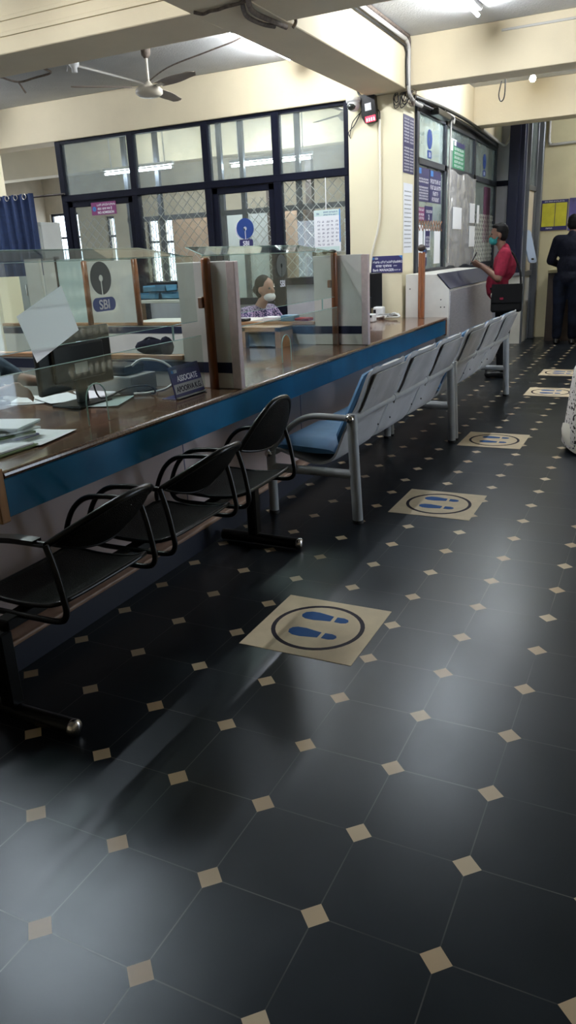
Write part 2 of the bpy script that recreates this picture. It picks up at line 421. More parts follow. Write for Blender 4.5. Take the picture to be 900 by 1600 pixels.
def arc(c, r, a0, a1, n, plane):
    return [plane(c[0] + r * math.cos(math.radians(a0 + (a1 - a0) * i / n)), c[1] + r * math.sin(math.radians(a0 + (a1 - a0) * i / n))) for i in range(n + 1)]
def smooth_path(pts, n=6):
    P = [Vector(p) for p in pts]; out = []
    for i in range(len(P) - 1):
        p0, p1, p2, p3 = P[max(i - 1, 0)], P[i], P[i + 1], P[min(i + 2, len(P) - 1)]
        for k in range(n):
            t = k / n
            out.append(0.5 * ((2 * p1) + (p2 - p0) * t + (2 * p0 - 5 * p1 + 4 * p2 - p3) * t * t + (3 * p1 - p0 - 3 * p2 + p3) * t ** 3))
    out.append(P[-1]); return out
def blob(segs, balls, voxel, m, name, parent, smooth=6):
    """one continuous organic surface: tapered limbs and ellipsoids fused together"""
    mb = MB()
    for (p0, r0, p1, r1) in segs:
        mb.tube([p0, p1], [r0, r1], 14); mb.ball(p0, r0); mb.ball(p1, r1)
    for bl in balls: mb.ball(*bl)
    me = mb.mesh('tmp', m); ob = bpy.data.objects.new('tmp', me); COL.objects.link(ob)
    md = ob.modifiers.new('r', 'REMESH'); md.mode = 'VOXEL'; md.voxel_size = voxel; md.use_smooth_shade = True
    sm = ob.modifiers.new('s', 'SMOOTH'); sm.factor = 0.5; sm.iterations = smooth
    me2 = bpy.data.meshes.new_from_object(ob.evaluated_get(bpy.context.evaluated_depsgraph_get()))
    bpy.data.objects.remove(ob); bpy.data.meshes.remove(me)
    me2.name = name; me2.materials.clear(); me2.materials.append(m)
    o = bpy.data.objects.new(name, me2); COL.objects.link(o)
    if parent is not None: o.parent = parent; WM[o] = WM[parent]      # local coordinates of the figure
    return o
# ================================================================== THE SETTING
XL, XR, YF, YB, H = -11.2, 3.4, -3.4, 12.6, 3.55
SOF = 3.08                                   # beam soffit height
struct('floor', MB().box((XL - 0.2, YF - 0.2, -0.1), (XR + 0.2, YB + 0.2, 0)), M['floor'])
struct('ceiling', MB().box((XL - 0.2, YF - 0.2, H), (XR + 0.2, YB + 0.2, H + 0.15)), M['ceiling'])
# walls with their openings
def wall_with_holes(name, plane, pos, th, a0, a1, holes, m, z1=H):
    """holes: (a0, a1, z0, z1) sorted along the wall"""
    mb = MB(); cur = a0
    def blk(u0, u1, z0, z2):
        if u1 - u0 < 1e-4 or z2 - z0 < 1e-4: return
        if plane == 'y': mb.box((u0, pos, z0), (u1, pos + th, z2))
        else: mb.box((pos, u0, z0), (pos + th, u1, z2))
    for h in holes:
        blk(cur, h[0], 0, z1); blk(h[0], h[1], 0, h[2]); blk(h[0], h[1], h[3], z1); cur = h[1]
    blk(cur, a1, 0, z1)
    return struct(name, mb, m)
BW = [(-11.1, -10.3, 1.25, 2.66), (-9.55, -9.32, 1.4, 2.52), (-8.50, -8.20, 1.1, 2.42), (-8.12, -7.84, 1.1, 2.40), (-6.98, -6.72, 1.45, 2.0)]
wall_with_holes('wall_back', 'y', YB, 0.2, XL - 0.2, -1.1, BW, M['tan'])
struct('wall_end', MB().box((-0.62, YB, 0), (XR + 0.2, YB + 0.2, H)), M['yellowwall'])
struct('wall_cash_side', MB().box((-1.1, YB, 0), (-0.62, YB + 0.2, H)), M['greypanel'])
wall_with_holes('wall_right', 'x', XR, 0.2, YF, YB, [(3.7, 5.2, 0.0, 2.15), (5.92, 8.6, 0.03, 1.72)], M['cream'])
wall_with_holes('wall_left', 'x', XL - 0.2, 0.2, YF, YB, [(1.0, 3.2, 1.0, 2.4), (8.4, 11.0, 1.0, 2.5)], M['tan'])
wall_with_holes('wall_front', 'y', YF - 0.2, 0.2, XL, XR, [(-7.5, -5.0, 1.0, 2.4)], M['cream'])
# pierced screen block filling the opening in the right wall: wavy uprights that leave leaf shaped holes
jl = MB(); P_ = 0.125
for k in range(22):
    yc = 5.92 + 0.02 + k * P_
    out = [(0.5 * P_ * (0.60 - 0.40 * math.cos(2 * PI * (z - 0.03) / 0.235)), z) for z in [0.03 + 0.41 * q / 14 for q in range(15)]]
    out2 = [(0.5 * P_ * (0.60 - 0.40 * math.cos(2 * PI * (z - 0.03) / 0.235)), z) for z in [0.66 + 1.06 * q / 36 for q in range(37)]]
    for oo in (out, out2):
        jl.prism([(yc + w_, z) for w_, z in oo] + [(yc - w_, z) for w_, z in oo[::-1]], Frame((XR + 0.03, 0, 0), (0, 1, 0), (0, 0, 1)), 0, 0.08)
jl.box((XR + 0.03, 5.92, 0.44), (XR + 0.11, 8.6, 0.66)); jl.box((XR + 0.02, 5.92, 0.0), (XR + 0.12, 8.6, 0.04))
struct('window_8', jl, M['cream'])
# beams
def beam(name, a, b): struct(name, MB().box(a, b, 0.006, 1), M['cream'])
beam('trim_1', (-1.53, YF, SOF), (-1.075, YB, H))                     # long beam over the counter line
beam('trim_2', (XL, 7.13, SOF), (-1.53, 7.45, H))                     # over the glazed partition
beam('trim_3', (XL, 3.69, SOF), (-1.53, 4.22, H)); beam('trim_4', (-1.075, 3.69, SOF), (XR, 4.22, H))
beam('trim_5', (-1.075, 7.04, SOF + 0.03), (XR, 7.36, H))
beam('trim_6', (-1.075, 10.0, SOF), (XR, 10.32, H))
beam('trim_7', (XL, 10.0, SOF), (-1.53, 10.32, H))
beam('trim_8', (XL, -0.4, SOF), (-1.53, 0.0, H)); beam('trim_9', (-1.075, -0.4, SOF), (XR, 0.0, H))
struct('pillar_corner', MB().box((-1.765, 7.13, 0), (-1.15, 7.56, SOF), 0.006, 1), M['pillar'])
struct('pillar_left', MB().box((-7.8, 7.13, 0), (-7.27, 7.56, SOF), 0.006, 1), M['pillar'])
# window bars in the far openings
for i, h in enumerate(BW):
    w = tag(MB().box((h[0], YB + 0.05, h[2]), (h[1], YB + 0.09, h[2] + 0.05)).box((h[0], YB + 0.05, h[3] - 0.05), (h[1], YB + 0.09, h[3]))
            .box((h[0], YB + 0.05, h[2]), (h[0] + 0.04, YB + 0.09, h[3])).box((h[1] - 0.04, YB + 0.05, h[2]), (h[1], YB + 0.09, h[3]))
            .box((h[0], YB + 0.05, h[2] + (h[3] - h[2]) * 0.62), (h[1], YB + 0.09, h[2] + (h[3] - h[2]) * 0.62 + 0.045)).build('window_%d' % (i + 3), M['steelframe']), kind='structure')
    b = MB()
    for k in range(1, 4):
        x = h[0] + (h[1] - h[0]) * k / 4; b.cyl((x, YB + 0.13, h[2]), (x, YB + 0.13, h[3]), 0.008, 6)
    b.build('window_bars', M['steelframe'], w)

# ------------------------------------------------ glazed partition to the back office (window_1) with two doors
GY = 7.2
PX = [-5.86, -4.70, -3.61, -2.67, -1.785]
TZ0, TZ1 = 2.345, 2.425
g1 = struct('window_1', MB(), M['navy']) if False else None
fr = MB()
for x in PX: fr.box((x - 0.045, GY - 0.04, 0), (x + 0.045, GY + 0.05, SOF), 0.004, 1)
fr.box((PX[0], GY - 0.045, TZ0), (PX[-1], GY + 0.05, TZ1), 0.004, 1)
fr.box((PX[0], GY - 0.035, SOF - 0.035), (PX[-1], GY + 0.05, SOF))
for a, b in ((1, 2), (3, 4)):
    fr.box((PX[a], GY - 0.035, 1.20), (PX[b], GY + 0.05, 1.28), 0.004, 1); fr.box((PX[a], GY - 0.035, 0), (PX[b], GY + 0.05, 0.08))
g1 = struct('window_1', fr, M['navy'])
for i in range(4):
    MB().box((PX[i] + 0.045, GY + 0.0, TZ1), (PX[i + 1] - 0.045, GY + 0.006, SOF - 0.03)).build('pane', M['glassw'], g1)
def grille(name, x0, x1, z0, z1, y, pitch, parent, r=0.0042):
    mb = MB()
    for s in (1, -1):
        t = -(z1 - z0)
        while t < (x1 - x0):
            # line x = x0 + t + s*(z - z0)...
            za, zb = z0, z1
            xa = x0 + t if s == 1 else x0 + t + (z1 - z0); xb = xa + s * (z1 - z0)
            p, q = Vector((xa, y, za)), Vector((xb, y, zb))
            def clip(p, q):
                for lim, sign in ((x0, 1), (x1, -1)):
                    dp, dq = sign * (p.x - lim), sign * (q.x - lim)
                    if dp < 0 and dq < 0: return None
                    if dp < 0: p = p + (q - p) * (dp / (dp - dq))
                    elif dq < 0: q = q + (p - q) * (dq / (dq - dp))
                return p, q
            c = clip(p, q)
            if c and (c[0] - c[1]).length > 0.02: mb.tube([c[0] + Vector((0, 0.004 * s, 0)), c[1] + Vector((0, 0.004 * s, 0))], r, 5)
            t += pitch
    return mb.build(name, M['grille'], parent)
for a, b in ((1, 2), (3, 4)):
    x0, x1 = PX[a] + 0.045, PX[b] - 0.045
    MB().box((x0, GY, 1.28), (x1, GY + 0.006, TZ0)).build('pane', M['glassl'], g1)
    grille('grille', x0, x1, 1.28, TZ0, GY + 0.035, 0.135, g1)
    MB().box((x0, GY, 0.08), (x1, GY + 0.02, 1.20)).build('lower_panel', M['greypanel'], g1)
for i, (a, b) in enumerate(((0, 1), (2, 3))):
    x0, x1 = PX[a] + 0.05, PX[b] - 0.05; d = MB()
    for u in (x0, x1 - 0.075): d.box((u, GY - 0.02, 0.02), (u + 0.075, GY + 0.03, TZ0 - 0.005), 0.004, 1)
    d.box((x0, GY - 0.02, TZ0 - 0.075), (x1, GY + 0.03, TZ0 - 0.005), 0.004, 1); d.box((x0, GY - 0.02, 0.02), (x1, GY + 0.03, 0.12)); d.box((x0, GY - 0.02, 0.98), (x1, GY + 0.03, 1.06))
    dr = struct('door_%d' % (i + 1), d, M['navy'])
    MB().box((x0 + 0.075, GY, 1.06), (x1 - 0.075, GY + 0.006, TZ0 - 0.075)).build('pane', M['glassl'], dr)
    MB().box((x0 + 0.075, GY, 0.12), (x1 - 0.075, GY + 0.015, 0.98)).build('lower_panel', M['greypanel'], dr)
    h = MB(); hx = x1 - 0.04; h.tube([(hx, GY - 0.02, 1.0), (hx, GY - 0.06, 1.0), (hx, GY - 0.06, 1.22), (hx, GY - 0.02, 1.22)], 0.008, 8); h.build('handle', M['chrome'], dr)
    if i == 0: grille('grille', x0 + 0.075, x0 + 0.60, 1.06, 2.12, GY + 0.035, 0.135, dr)
    else: grille('grille', x1 - 0.40, x1 - 0.08, 1.06, 2.2, GY + 0.035, 0.11, dr, 0.004)

# ------------------------------------------------ cash cabin front (window_2), runs away from the pillar
CX = -1.15; CY = [7.60, 8.80, 10.42, 11.95]
fr = MB()
for k, y in enumerate(CY): fr.box((CX - 0.05, y - 0.045, 0), (CX + 0.03, y + 0.045, SOF), 0.004, 1)
fr.box((CX - 0.05, CY[0], 2.44), (CX + 0.03, CY[-1], 2.51), 0.004, 1); fr.box((CX - 0.05, CY[0], 2.96), (CX + 0.03, CY[-1], SOF))
fr.box((CX - 0.05, CY[0], 1.235), (CX + 0.035, CY[-1], 1.31), 0.004, 1)
g2 = struct('window_2', fr, M['steelframe'])
for i in range(3):
    y0, y1 = CY[i] + 0.045, CY[i + 1] - 0.045
    MB().box((CX - 0.008, y0, 2.51), (CX - 0.002, y1, 2.96)).build('pane', M['frost'], g2)
    MB().box((CX - 0.008, y0, 1.31), (CX - 0.002, y1, 2.44)).build('pane', M['frost'], g2)
    MB().box((CX - 0.03, y0, 0), (CX - 0.005, y1, 1.235)).build('lower_panel', M['white'], g2)
# diamond grille behind two of the cabin panes
def grille_x(y0, y1, z0, z1, x, pitch, parent, m):
    mb = MB()
    for s in (1, -1):
        t = -(z1 - z0)
        while t < (y1 - y0):
            ya = y0 + t if s == 1 else y0 + t + (z1 - z0); yb = ya + s * (z1 - z0)
            p, q = Vector((x, ya, z0)), Vector((x, yb, z1)); ok = True
            for lim, sg in ((y0, 1), (y1, -1)):
                dp, dq = sg * (p.y - lim), sg * (q.y - lim)
                if dp < 0 and dq < 0: ok = False; break
                if dp < 0: p = p + (q - p) * (dp / (dp - dq))
                elif dq < 0: q = q + (p - q) * (dq / (dq - dp))
            if ok and (p - q).length > 0.02: mb.tube([p, q], 0.005, 5)
            t += pitch
    mb.build('grille', m, parent)
grille_x(10.47, 11.9, 1.31, 2.0, CX + 0.006, 0.12, g2, M['grille'])
grille_x(7.65, 8.75, 1.74, 1.86, CX + 0.006, 0.12, g2, M['pole'])
# grey return panel, navy column and glazed lobby strip at the far end
st = MB().box((-1.12, 12.0, 0), (-0.84, 12.04, 2.44)).box((-1.12, 12.0, 2.52), (-0.84, 12.04, SOF + 0.3))
ret = struct('wall_return', st, M['greypanel']); MB().box((-1.12, 11.985, 2.44), (-0.84, 12.045, 2.52)).build('rail', M['navy'], ret)
struct('pillar_navy', MB().box((-0.845, 11.45, 1.12), (-0.61, 11.6, SOF + 0.4), 0.01, 1).box((-0.74, 11.41, 1.12), (-0.68, 11.46, SOF + 0.4)), M['navyband'])
lb = MB()
for y in (11.63, 12.30): lb.box((-0.60, y - 0.018, 0), (-0.545, y + 0.018, SOF + 0.3), 0.004, 1)
lb.box((-0.60, 12.35, 0), (-0.47, 12.46, SOF + 0.3), 0.01, 1)
lb.box((-0.60, 11.6, 2.34), (-0.545, 12.35, 2.41)); lb.box((-0.60, 11.6, 1.05), (-0.545, 12.35, 1.13))
g3 = struct('door_3', lb, M['steellight'])
MB().box((-0.582, 11.65, 2.41), (-0.576, 12.28, SOF + 0.3)).build('pane', M['frost'], g3); MB().box((-0.582, 11.65, 1.13), (-0.576, 12.28, 2.34)).build('lower_pane', M['tan'], g3)
MB().box((-0.80, 11.6, 0), (-0.575, 12.35, 1.05)).build('lower_panel', M['white'], g3)

# ================================================================== BACK OFFICE, seen through the glass
t = thing('steel_cupboard', 'tall pale grey steel cupboard behind the glass door with the round logo', 'cupboard', (-4.85, 10.5, 0), 'steel cupboards in the back office')
MB().box((-5.35, 10.5, 0), (-4.35, 11.0, 2.30), 0.01, 1).build('body', M['cupboard'], t)
for x in (-5.33, -4.84): MB().box((x, 10.475, 0.06), (x + 0.47, 10.5, 2.24), 0.006, 1).build('door', M['cupboard'], t)
MB().cyl((-4.88, 10.46, 1.05), (-4.88, 10.46, 1.25), 0.012, 8).build('handle', M['chrome'], t)
t2 = dup(t, (-9.1, 9.6, 0), 0, 'pale grey steel cupboard behind the glass door with the purple sign')
struct('partition_brown', MB().box((-7.15, 11.6, 0), (-5.5, 11.7, 2.35)), M['brownwall'])
struct('partition_post', MB().box((-4.28, 10.0, 0), (-4.1, 10.1, 2.6)).box((-3.6, 10.0, 0), (-3.5, 10.1, 2.9)), M['darkwood'])
t = thing('side_cupboard', 'brown wooden cupboard in the back office right of the round blue logo', 'cupboard', (-3.9, 9.9, 0))
MB().box((-4.08, 9.9, 0), (-3.62, 10.25, 2.2), 0.01, 1).build('body', M['brownwall'], t); MB().box((-4.06, 9.88, 0.05), (-3.64, 9.9, 2.15), 0.004, 1).build('door', M['brownwall'], t)
# second fan and inner mullions of the back office
t = thing('inner_screen', 'dark framed inner screen standing in the back office behind the transom panes', 'partition', (-4.0, 9.2, 0))
mb = MB()
for x in (-6.35, -5.75, -4.62, -4.25, -3.35, -2.55): mb.box((x - 0.035, 9.2, 0), (x + 0.035, 9.26, 3.5))
mb.box((-6.4, 9.2, 2.15), (-2.5, 9.26, 2.22)); mb.build('frame', M['steelframe'], t)
t = thing('wooden_desk', 'wide wooden office desk in the back office behind the glazed partition', 'desk', (-4.2, 8.6, 0))
MB().box((-5.2, 8.3, 0.78), (-2.4, 9.0, 0.83), 0.006, 1).build('desktop', M['cap'], t); MB().box((-5.15, 8.35, 0), (-2.45, 8.95, 0.78)).build('pedestal', M['darkwood'], t)
t = thing('wall_notice', 'red paper notice on the back office wall beside the brown board', 'notice', (-5.45, 11.58, 1.4))
MB().box((-5.62, 11.585, 1.25), (-5.42, 11.598, 1.6)).build('sheet', M['redshirt'], t)

# ================================================================== LAMPS
def tube_lamp(p0, p1, label, z=H, lit=True, drop=0.06):
    c = ((p0[0] + p1[0]) / 2, (p0[1] + p1[1]) / 2, z)
    t = thing('tube_light', label, 'tube light', c, 'fluorescent tube lights')
    a = Vector((p0[0], p0[1], z - drop - 0.02)); b = Vector((p1[0], p1[1], z - drop - 0.02)); d = (b - a).normalized(); s = Vector((-d.y, d.x, 0)) * 0.028
    bt = MB(); bt.grid([[a - s + Vector((0, 0, drop)), b - s + Vector((0, 0, drop))], [a + s + Vector((0, 0, drop)), b + s + Vector((0, 0, drop))]], False, 0.04)
    bt.build('batten', M['tubeoff'], t)
    MB().cyl(a + d * 0.03, b - d * 0.03, 0.0145, 12).build('tube', M['tube'], t)
    for q in (a, b - d * 0.03): MB().cyl(q, q + d * 0.03, 0.017, 10).build('end_cap', M['tubeoff'], t)
    if z < H - 0.1:
        for q in (a + d * 0.15, b - d * 0.15): MB().cyl((q.x, q.y, z - 0.01), (q.x, q.y, H + 0.01), 0.008, 8).build('hanger', M['tubeoff'], t)
    return t
tube_lamp((-0.27, 5.05), (-0.24, 6.45), 'lit tube light on the ceiling above the queue, nearest to the right hand beam')
tube_lamp((-0.2, 7.9), (-0.2, 9.2), 'lit tube light on the ceiling between the two right hand beams')
tube_lamp((-1.95, 1.3), (-1.95, 2.5), 'lit tube light on the ceiling over the near teller desk')
tube_lamp((1.4, 11.0), (1.4, 12.2), 'added tube light out of view, brightening the far end by the writing desk')  # added lamp outside the frame, lifts the dim far end
tube_lamp((-2.255, 5.55), (-2.265, 6.8), 'lit tube light on the ceiling behind the long counter beam')
tube_lamp((-6.9, 5.0), (-6.9, 6.3), 'lit tube light on the staff ceiling at the far left')
tube_lamp((-2.9, 1.5), (-2.9, 2.7), 'added tube light out of view, brightening the staff desks')  # lamp added above the frame to brighten the staff side panels
tube_lamp((-6.6, 9.0), (-5.3, 9.0), 'lit tube light hung in the back office behind the left transom panes', 2.95)
tube_lamp((-4.55, 9.4), (-3.2, 9.4), 'lit tube light hung in the back office behind the middle transom panes', 2.92)
tube_lamp((-1.75, 7.9), (-1.75, 9.1), 'lit tube light inside the cash cabin behind frosted glass', 3.1)
tube_lamp((-6.8, 10.4), (-5.4, 10.4), 'added tube light brightening the back office above the brown board', 3.2)  # extra lamp, put in so the back office is less dim
t = thing('light_bulb', 'small round lit bulb on the ceiling beyond the right hand beam', 'bulb', (-0.24, 9.5, H))
MB().cyl((-0.24, 9.5, H), (-0.24, 9.5, H - 0.05), 0.03, 12).build('holder', M['plasticwhite'], t); MB().ball((-0.24, 9.5, H - 0.085), 0.04).build('bulb', M['bulb'], t)

# ================================================================== COUNTER
CZ = 0.815; WX = -1.70
c = thing('bank_counter', 'long teller counter with brown granite top and bright blue band', 'counter', (-1.0, 3.9, 0))
gt = MB()
prof = [(WX, CZ - 0.03), (WX, CZ), (-0.635, CZ)] + [(-0.635 + 0.016 * math.sin(a), CZ - 0.016 + 0.016 * math.cos(a)) for a in (0.5, 1.0, 1.6, 2.2, 2.8)] + [(-0.635, CZ - 0.032)]
Fp = Frame((0, 0, 0), (1, 0, 0), (0, 0, 1))
gt.prism(prof, Fp, -7.09, -0.66)
gt.build('worktop', M['granite'], c)
MB().box((-0.68, 0.66, 0.635), (-0.63, 7.08, CZ - 0.032), 0.003, 1).build('fascia', M['blue'], c)
MB().box((-0.80, -0.2, 0.13), (-0.745, 7.08, 0.64)).build('front_panel', M['fascia'], c)
MB().box((-0.76, -0.2, 0.112), (-0.652, 7.08, 0.135), 0.008, 2).build('step_board', M['stepboard'], c)
MB().box((-0.76, -0.2, 0.0), (-0.657, 7.08, 0.112)).build('kickboard', M['kick'], c)
MB().box((WX, 0.615, 0.62), (-0.625, 0.66, CZ + 0.012), 0.004, 1).build('end_panel', M['oak'], c)
MB().box((-0.70, 7.06, 0.62), (-0.622, 7.10, CZ - 0.005), 0.01, 2).build('corner_post', M['pole'], c)
jt = MB()
for y in (2.0, 3.5, 5.0): jt.box((-0.746, y - 0.004, 0.14), (-0.7435, y + 0.004, 0.63))
jt.build('panel_joints', M['ink'], c)

# ------------------------------------------------ desk dividers
def divider(y, label, far, panel_to, extra=None):
    t = thing('desk_divider', label, 'desk divider', (-0.9, y, CZ), 'white desk dividers along the counter')
    MB().box((panel_to, y, CZ + 0.001), (-0.665, y + 0.035, 1.515), 0.003, 1).build('tall_panel', M['white'], t)
    MB().box((-0.665, y - 0.006, CZ + 0.001), (-0.61, y + 0.041, 1.512), 0.004, 1).build('edge_trim', M['trim'], t)
    MB().box((far, y + 0.002, 0), (WX - 0.01, y + 0.033, 0.975)).box((WX - 0.01, y + 0.002, CZ + 0.001), (panel_to, y + 0.033, 0.975)).build('low_panel', M['white'], t)
    MB().box((far, y - 0.01, 0.975), (panel_to, y + 0.045, 1.004), 0.004, 1).build('wood_cap', M['cap'], t)
    MB().box((far, y - 0.004, 0.905), (-0.668, y + 0.0005, 0.965)).build('navy_band', M['navyband'], t)
    p = MB(); x = -0.775 if y < 3 else -0.885
    p.lathe([(0.026, CZ), (0.026, 1.50), (0.027, 1.525), (0.020, 1.535)], (x, y - 0.03, 0), 16); p.build('pole', M['pole'], t)
    cl = MB().box((x - 0.05, y - 0.062, 1.27), (x - 0.02, y - 0.02, 1.33), 0.004, 1); cl.build('glass_clip', M['pole'], t)
    return t
d1 = divider(2.45, 'white desk divider beside the associate name plate', -3.4, -0.99)
d2 = divider(4.55, 'white desk divider between the second teller desk and the pillar', -4.6, -1.08)
# tall white panel between two brown posts further back on the second divider
MB().box((-3.42, 4.55, 1.0), (-2.87, 4.585, 1.56), 0.003, 1).build('tall_panel', M['white'], d2)
for x in (-3.43, -2.85): MB().lathe([(0.028, 0.98), (0.028, 1.56), (0.02, 1.57)], (x, 4.54, 0), 12).build('pole', M['pole'], d2)
jb = MB().ball((-0.90, 4.52, 1.545), (0.04, 0.02, 0.014)).ball((-0.96, 4.52, 1.54), (0.025, 0.018, 0.016)); jb.build('resin_blob', M['darkwood'], d2)
t = thing('wooden_post', 'brown wooden post with a dark knob beside the silver cabinet', 'post', (-0.89, 7.0, CZ))
MB().box((-0.925, 6.985, CZ), (-0.895, 7.02, 1.50), 0.006, 1).box((-0.885, 6.985, CZ), (-0.855, 7.02, 1.50), 0.006, 1).box((-0.897, 6.99, CZ), (-0.882, 7.015, 1.49)).build('shaft', M['pole'], t)
MB().ball((-0.895, 7.0, 1.545), (0.045, 0.035, 0.038)).build('knob', M['darkwood'], t)

# ------------------------------------------------ glass screens
def screen(y0, y1, x, label_up, label_low, arch, logo_y, pill):
    g = thing('glass_screen', label_up, 'glass screen', (x, (y0 + y1) / 2, 1.2), 'clear glass screens on the counter')
    f = wall_x(x, y0, 0); w = y1 - y0
    pane = MB().box((x - 0.004, y0, 1.20), (x + 0.004, y1, 1.545)).build('pane', M['glass'], g)
    e = MB().box((x - 0.0042, y0, 1.5452), (x + 0.0042, y1, 1.548)).box((x - 0.0042, y0, 1.197), (x + 0.0042, y1, 1.1998)); e.build('edge', M['glassedge'], g)
    # slanted top leaf
    a = MB(); a.grid([[(x - 0.02, y0 + 0.05, 1.55), (x - 0.02, y1 - 0.05, 1.55)], [(x - 0.22, y0 + 0.18, 1.60), (x - 0.22, y1 - 0.18, 1.60)]], False, 0.006); a.build('top_leaf', M['glass'], g)
    a = MB().tube([(x - 0.02, y0 + 0.05, 1.55), (x - 0.22, y0 + 0.18, 1.60), (x - 0.22, y1 - 0.18, 1.60), (x - 0.02, y1 - 0.05, 1.55)], 0.003, 5); a.build('edge', M['glassedge'], g)
    for yy in (y0 + 0.25, y1 - 0.25): MB().box((x - 0.004, yy, 1.12), (x + 0.004, yy + 0.008, 1.20)).build('clip', M['glassedge'], g)
    # etched logo with the three letters
    lf = Frame((x, logo_y, 1.465), (0, 1, 0), (0, 0, 1))
    MB().prism(keyhole(0.074), lf, 0.0045, 0.0055).build('etched_logo', M['etch'], g)
    lf2 = Frame((x, logo_y + 0.005, 1.348), (0, 1, 0), (0, 0, 1))
    if pill: MB().prism(rrect(0.165, 0.062, 0.03), lf2, 0.0045, 0.0055).build('logo_pill', M['logo'], g)
    text('SBI', lf2, 0, -0.021, 0.006, 0.06, M['letter'], g, 1.05, 'CENTER', bold=0.0012)
    # lower leaf with hand openings
    lo = thing('lower_glass_screen', label_low, 'glass screen', (x + 0.03, (y0 + y1) / 2, CZ), 'clear glass screens on the counter')
    xl = x + 0.03; out = [(y0 + 0.02, CZ + 0.002)]
    for yc in arch:
        out += [(yc - 0.07, CZ + 0.002)] + [(yc + 0.07 * math.cos(math.radians(180 - q)), CZ + 0.12 + 0.07 * math.sin(math.radians(180 - q))) for q in range(0, 181, 20)] + [(yc + 0.07, CZ + 0.002)]
    out += [(y1 - 0.02, CZ + 0.002), (y1 - 0.02, 1.12), (y0 + 0.02, 1.12)]
    MB().prism([(u, v) for u, v in out], Frame((xl, 0, 0), (0, 1, 0), (0, 0, 1)), -0.004, 0.004).build('pane', M['glass'], lo)
    for yc in arch:
        ed = [(xl, yc - 0.07, CZ + 0.004)] + [(xl, yc + 0.07 * math.cos(math.radians(180 - q)), CZ + 0.12 + 0.07 * math.sin(math.radians(180 - q))) for q in range(0, 181, 20)] + [(xl, yc + 0.07, CZ + 0.004)]
        MB().tube(ed, 0.0036, 5).build('opening_edge', M['glassedge'], lo)
    MB().box((xl - 0.0042, y0 + 0.02, 1.1202), (xl + 0.0042, y1 - 0.02, 1.123)).build('edge', M['glassedge'], lo)
screen(0.68, 2.42, -0.86, 'clear glass screen with round mark and navy letter pill over the near desk', 'lower clear glass leaf with hand opening at the near desk', (1.46,), 1.625, True)
screen(2.55, 4.50, -0.88, 'clear glass screen with etched mark over the second teller desk', 'lower clear glass leaf with hand opening at the second desk', (3.53,), 3.56, False)
# ================================================================== FLOOR STICKERS
def floor_sticker(cx, cy, label, w=0.5):
    t = thing('floor_sticker', label, 'floor sticker', (cx, cy, 0), 'footprint stickers along the queue')
    f = Frame((cx, cy, 0), (1, 0, 0), (0, 1, 0))
    f.box(MB(), -w / 2, w / 2, -w / 2, w / 2, 0.0003, 0.002).build('sheet', M['sticker'], t)
    n = 40; R0, R1 = 0.184, 0.203; mb = MB(); vs = []
    for r in (R0, R1):
        for h in (0.0020, 0.0026):
            for j in range(n): a = 2 * PI * j / n; vs.append(f(r * math.cos(a), r * math.sin(a), h))
    fs = []
    for j in range(n):
        k = (j + 1) % n
        fs += [(n + j, n + k, 3 * n + k, 3 * n + j), (j, k, n + k, n + j), (2 * n + j, 3 * n + j, 3 * n + k, 2 * n + k)]
    mb.add(vs, fs); mb.build('ring', M['ring'], t)
    for v, du in ((0.085, -0.005), (-0.062, 0.0)):
        mb = MB(); s = -1 if v < 0 else 1
        sole = [(-0.108, 0.0), (-0.10, 0.025), (-0.075, 0.040), (-0.04, 0.042), (0.0, 0.034), (0.035, 0.027), (0.036, -0.020), (0.0, -0.026), (-0.04, -0.034), (-0.08, -0.032), (-0.10, -0.02)]
        heel = [(0.052, 0.026), (0.085, 0.027), (0.106, 0.018), (0.113, 0.002), (0.106, -0.014), (0.085, -0.022), (0.053, -0.020)]
        for pl in (sole, heel): mb.prism([(u + du, v + q * s) for u, q in pl], f, 0.0020, 0.0026)
        mb.build('footprint', M['foot'], t)
    return t
floor_sticker(0.308, 1.367, 'cream footprint sticker nearest the camera, beside the black chairs')
floor_sticker(0.357, 3.155, 'cream footprint sticker beside the near end of the blue benches')
floor_sticker(0.353, 4.915, 'cream footprint sticker beside the middle legs of the blue benches')
floor_sticker(0.495, 7.24, 'cream footprint sticker in line with the far leg of the blue benches')
floor_sticker(0.45, 8.62, 'cream footprint sticker furthest from the camera, before the man in dark clothes')

# ================================================================== BLACK STEEL SEATING
b = thing('steel_bench', 'row of three black perforated steel seats with arm loops, facing the counter', 'bench', (-0.42, 1.25, 0))
MB().box((-0.455, 0.36, 0.345), (-0.395, 2.24, 0.385), 0.004, 1).build('beam', M['black'], b)
for y in (0.345, 2.16):
    lg = MB(); lg.box((-0.455, y - 0.03, 0.06), (-0.395, y + 0.03, 0.35), 0.008, 1)
    lg.tube([(-0.635 if y < 1 else -0.62, y, 0.034), (-0.16, y, 0.034)], 0.030, 14); L = lg.build('leg', M['black'], b)
    MB().lathe([(0.030, -0.16), (0.0315, -0.155), (0.0315, -0.143), (0.025, -0.134), (0.010, -0.130)], (0, y, 0.034), 16, 'x').build('end_cap', M['chrome'], L)
    MB().lathe([(0.0305, -0.645 if y < 1 else -0.63), (0.0305, -0.635 if y < 1 else -0.62)], (0, y, 0.034), 12, 'x').build('end_cap', M['rubber'], L)
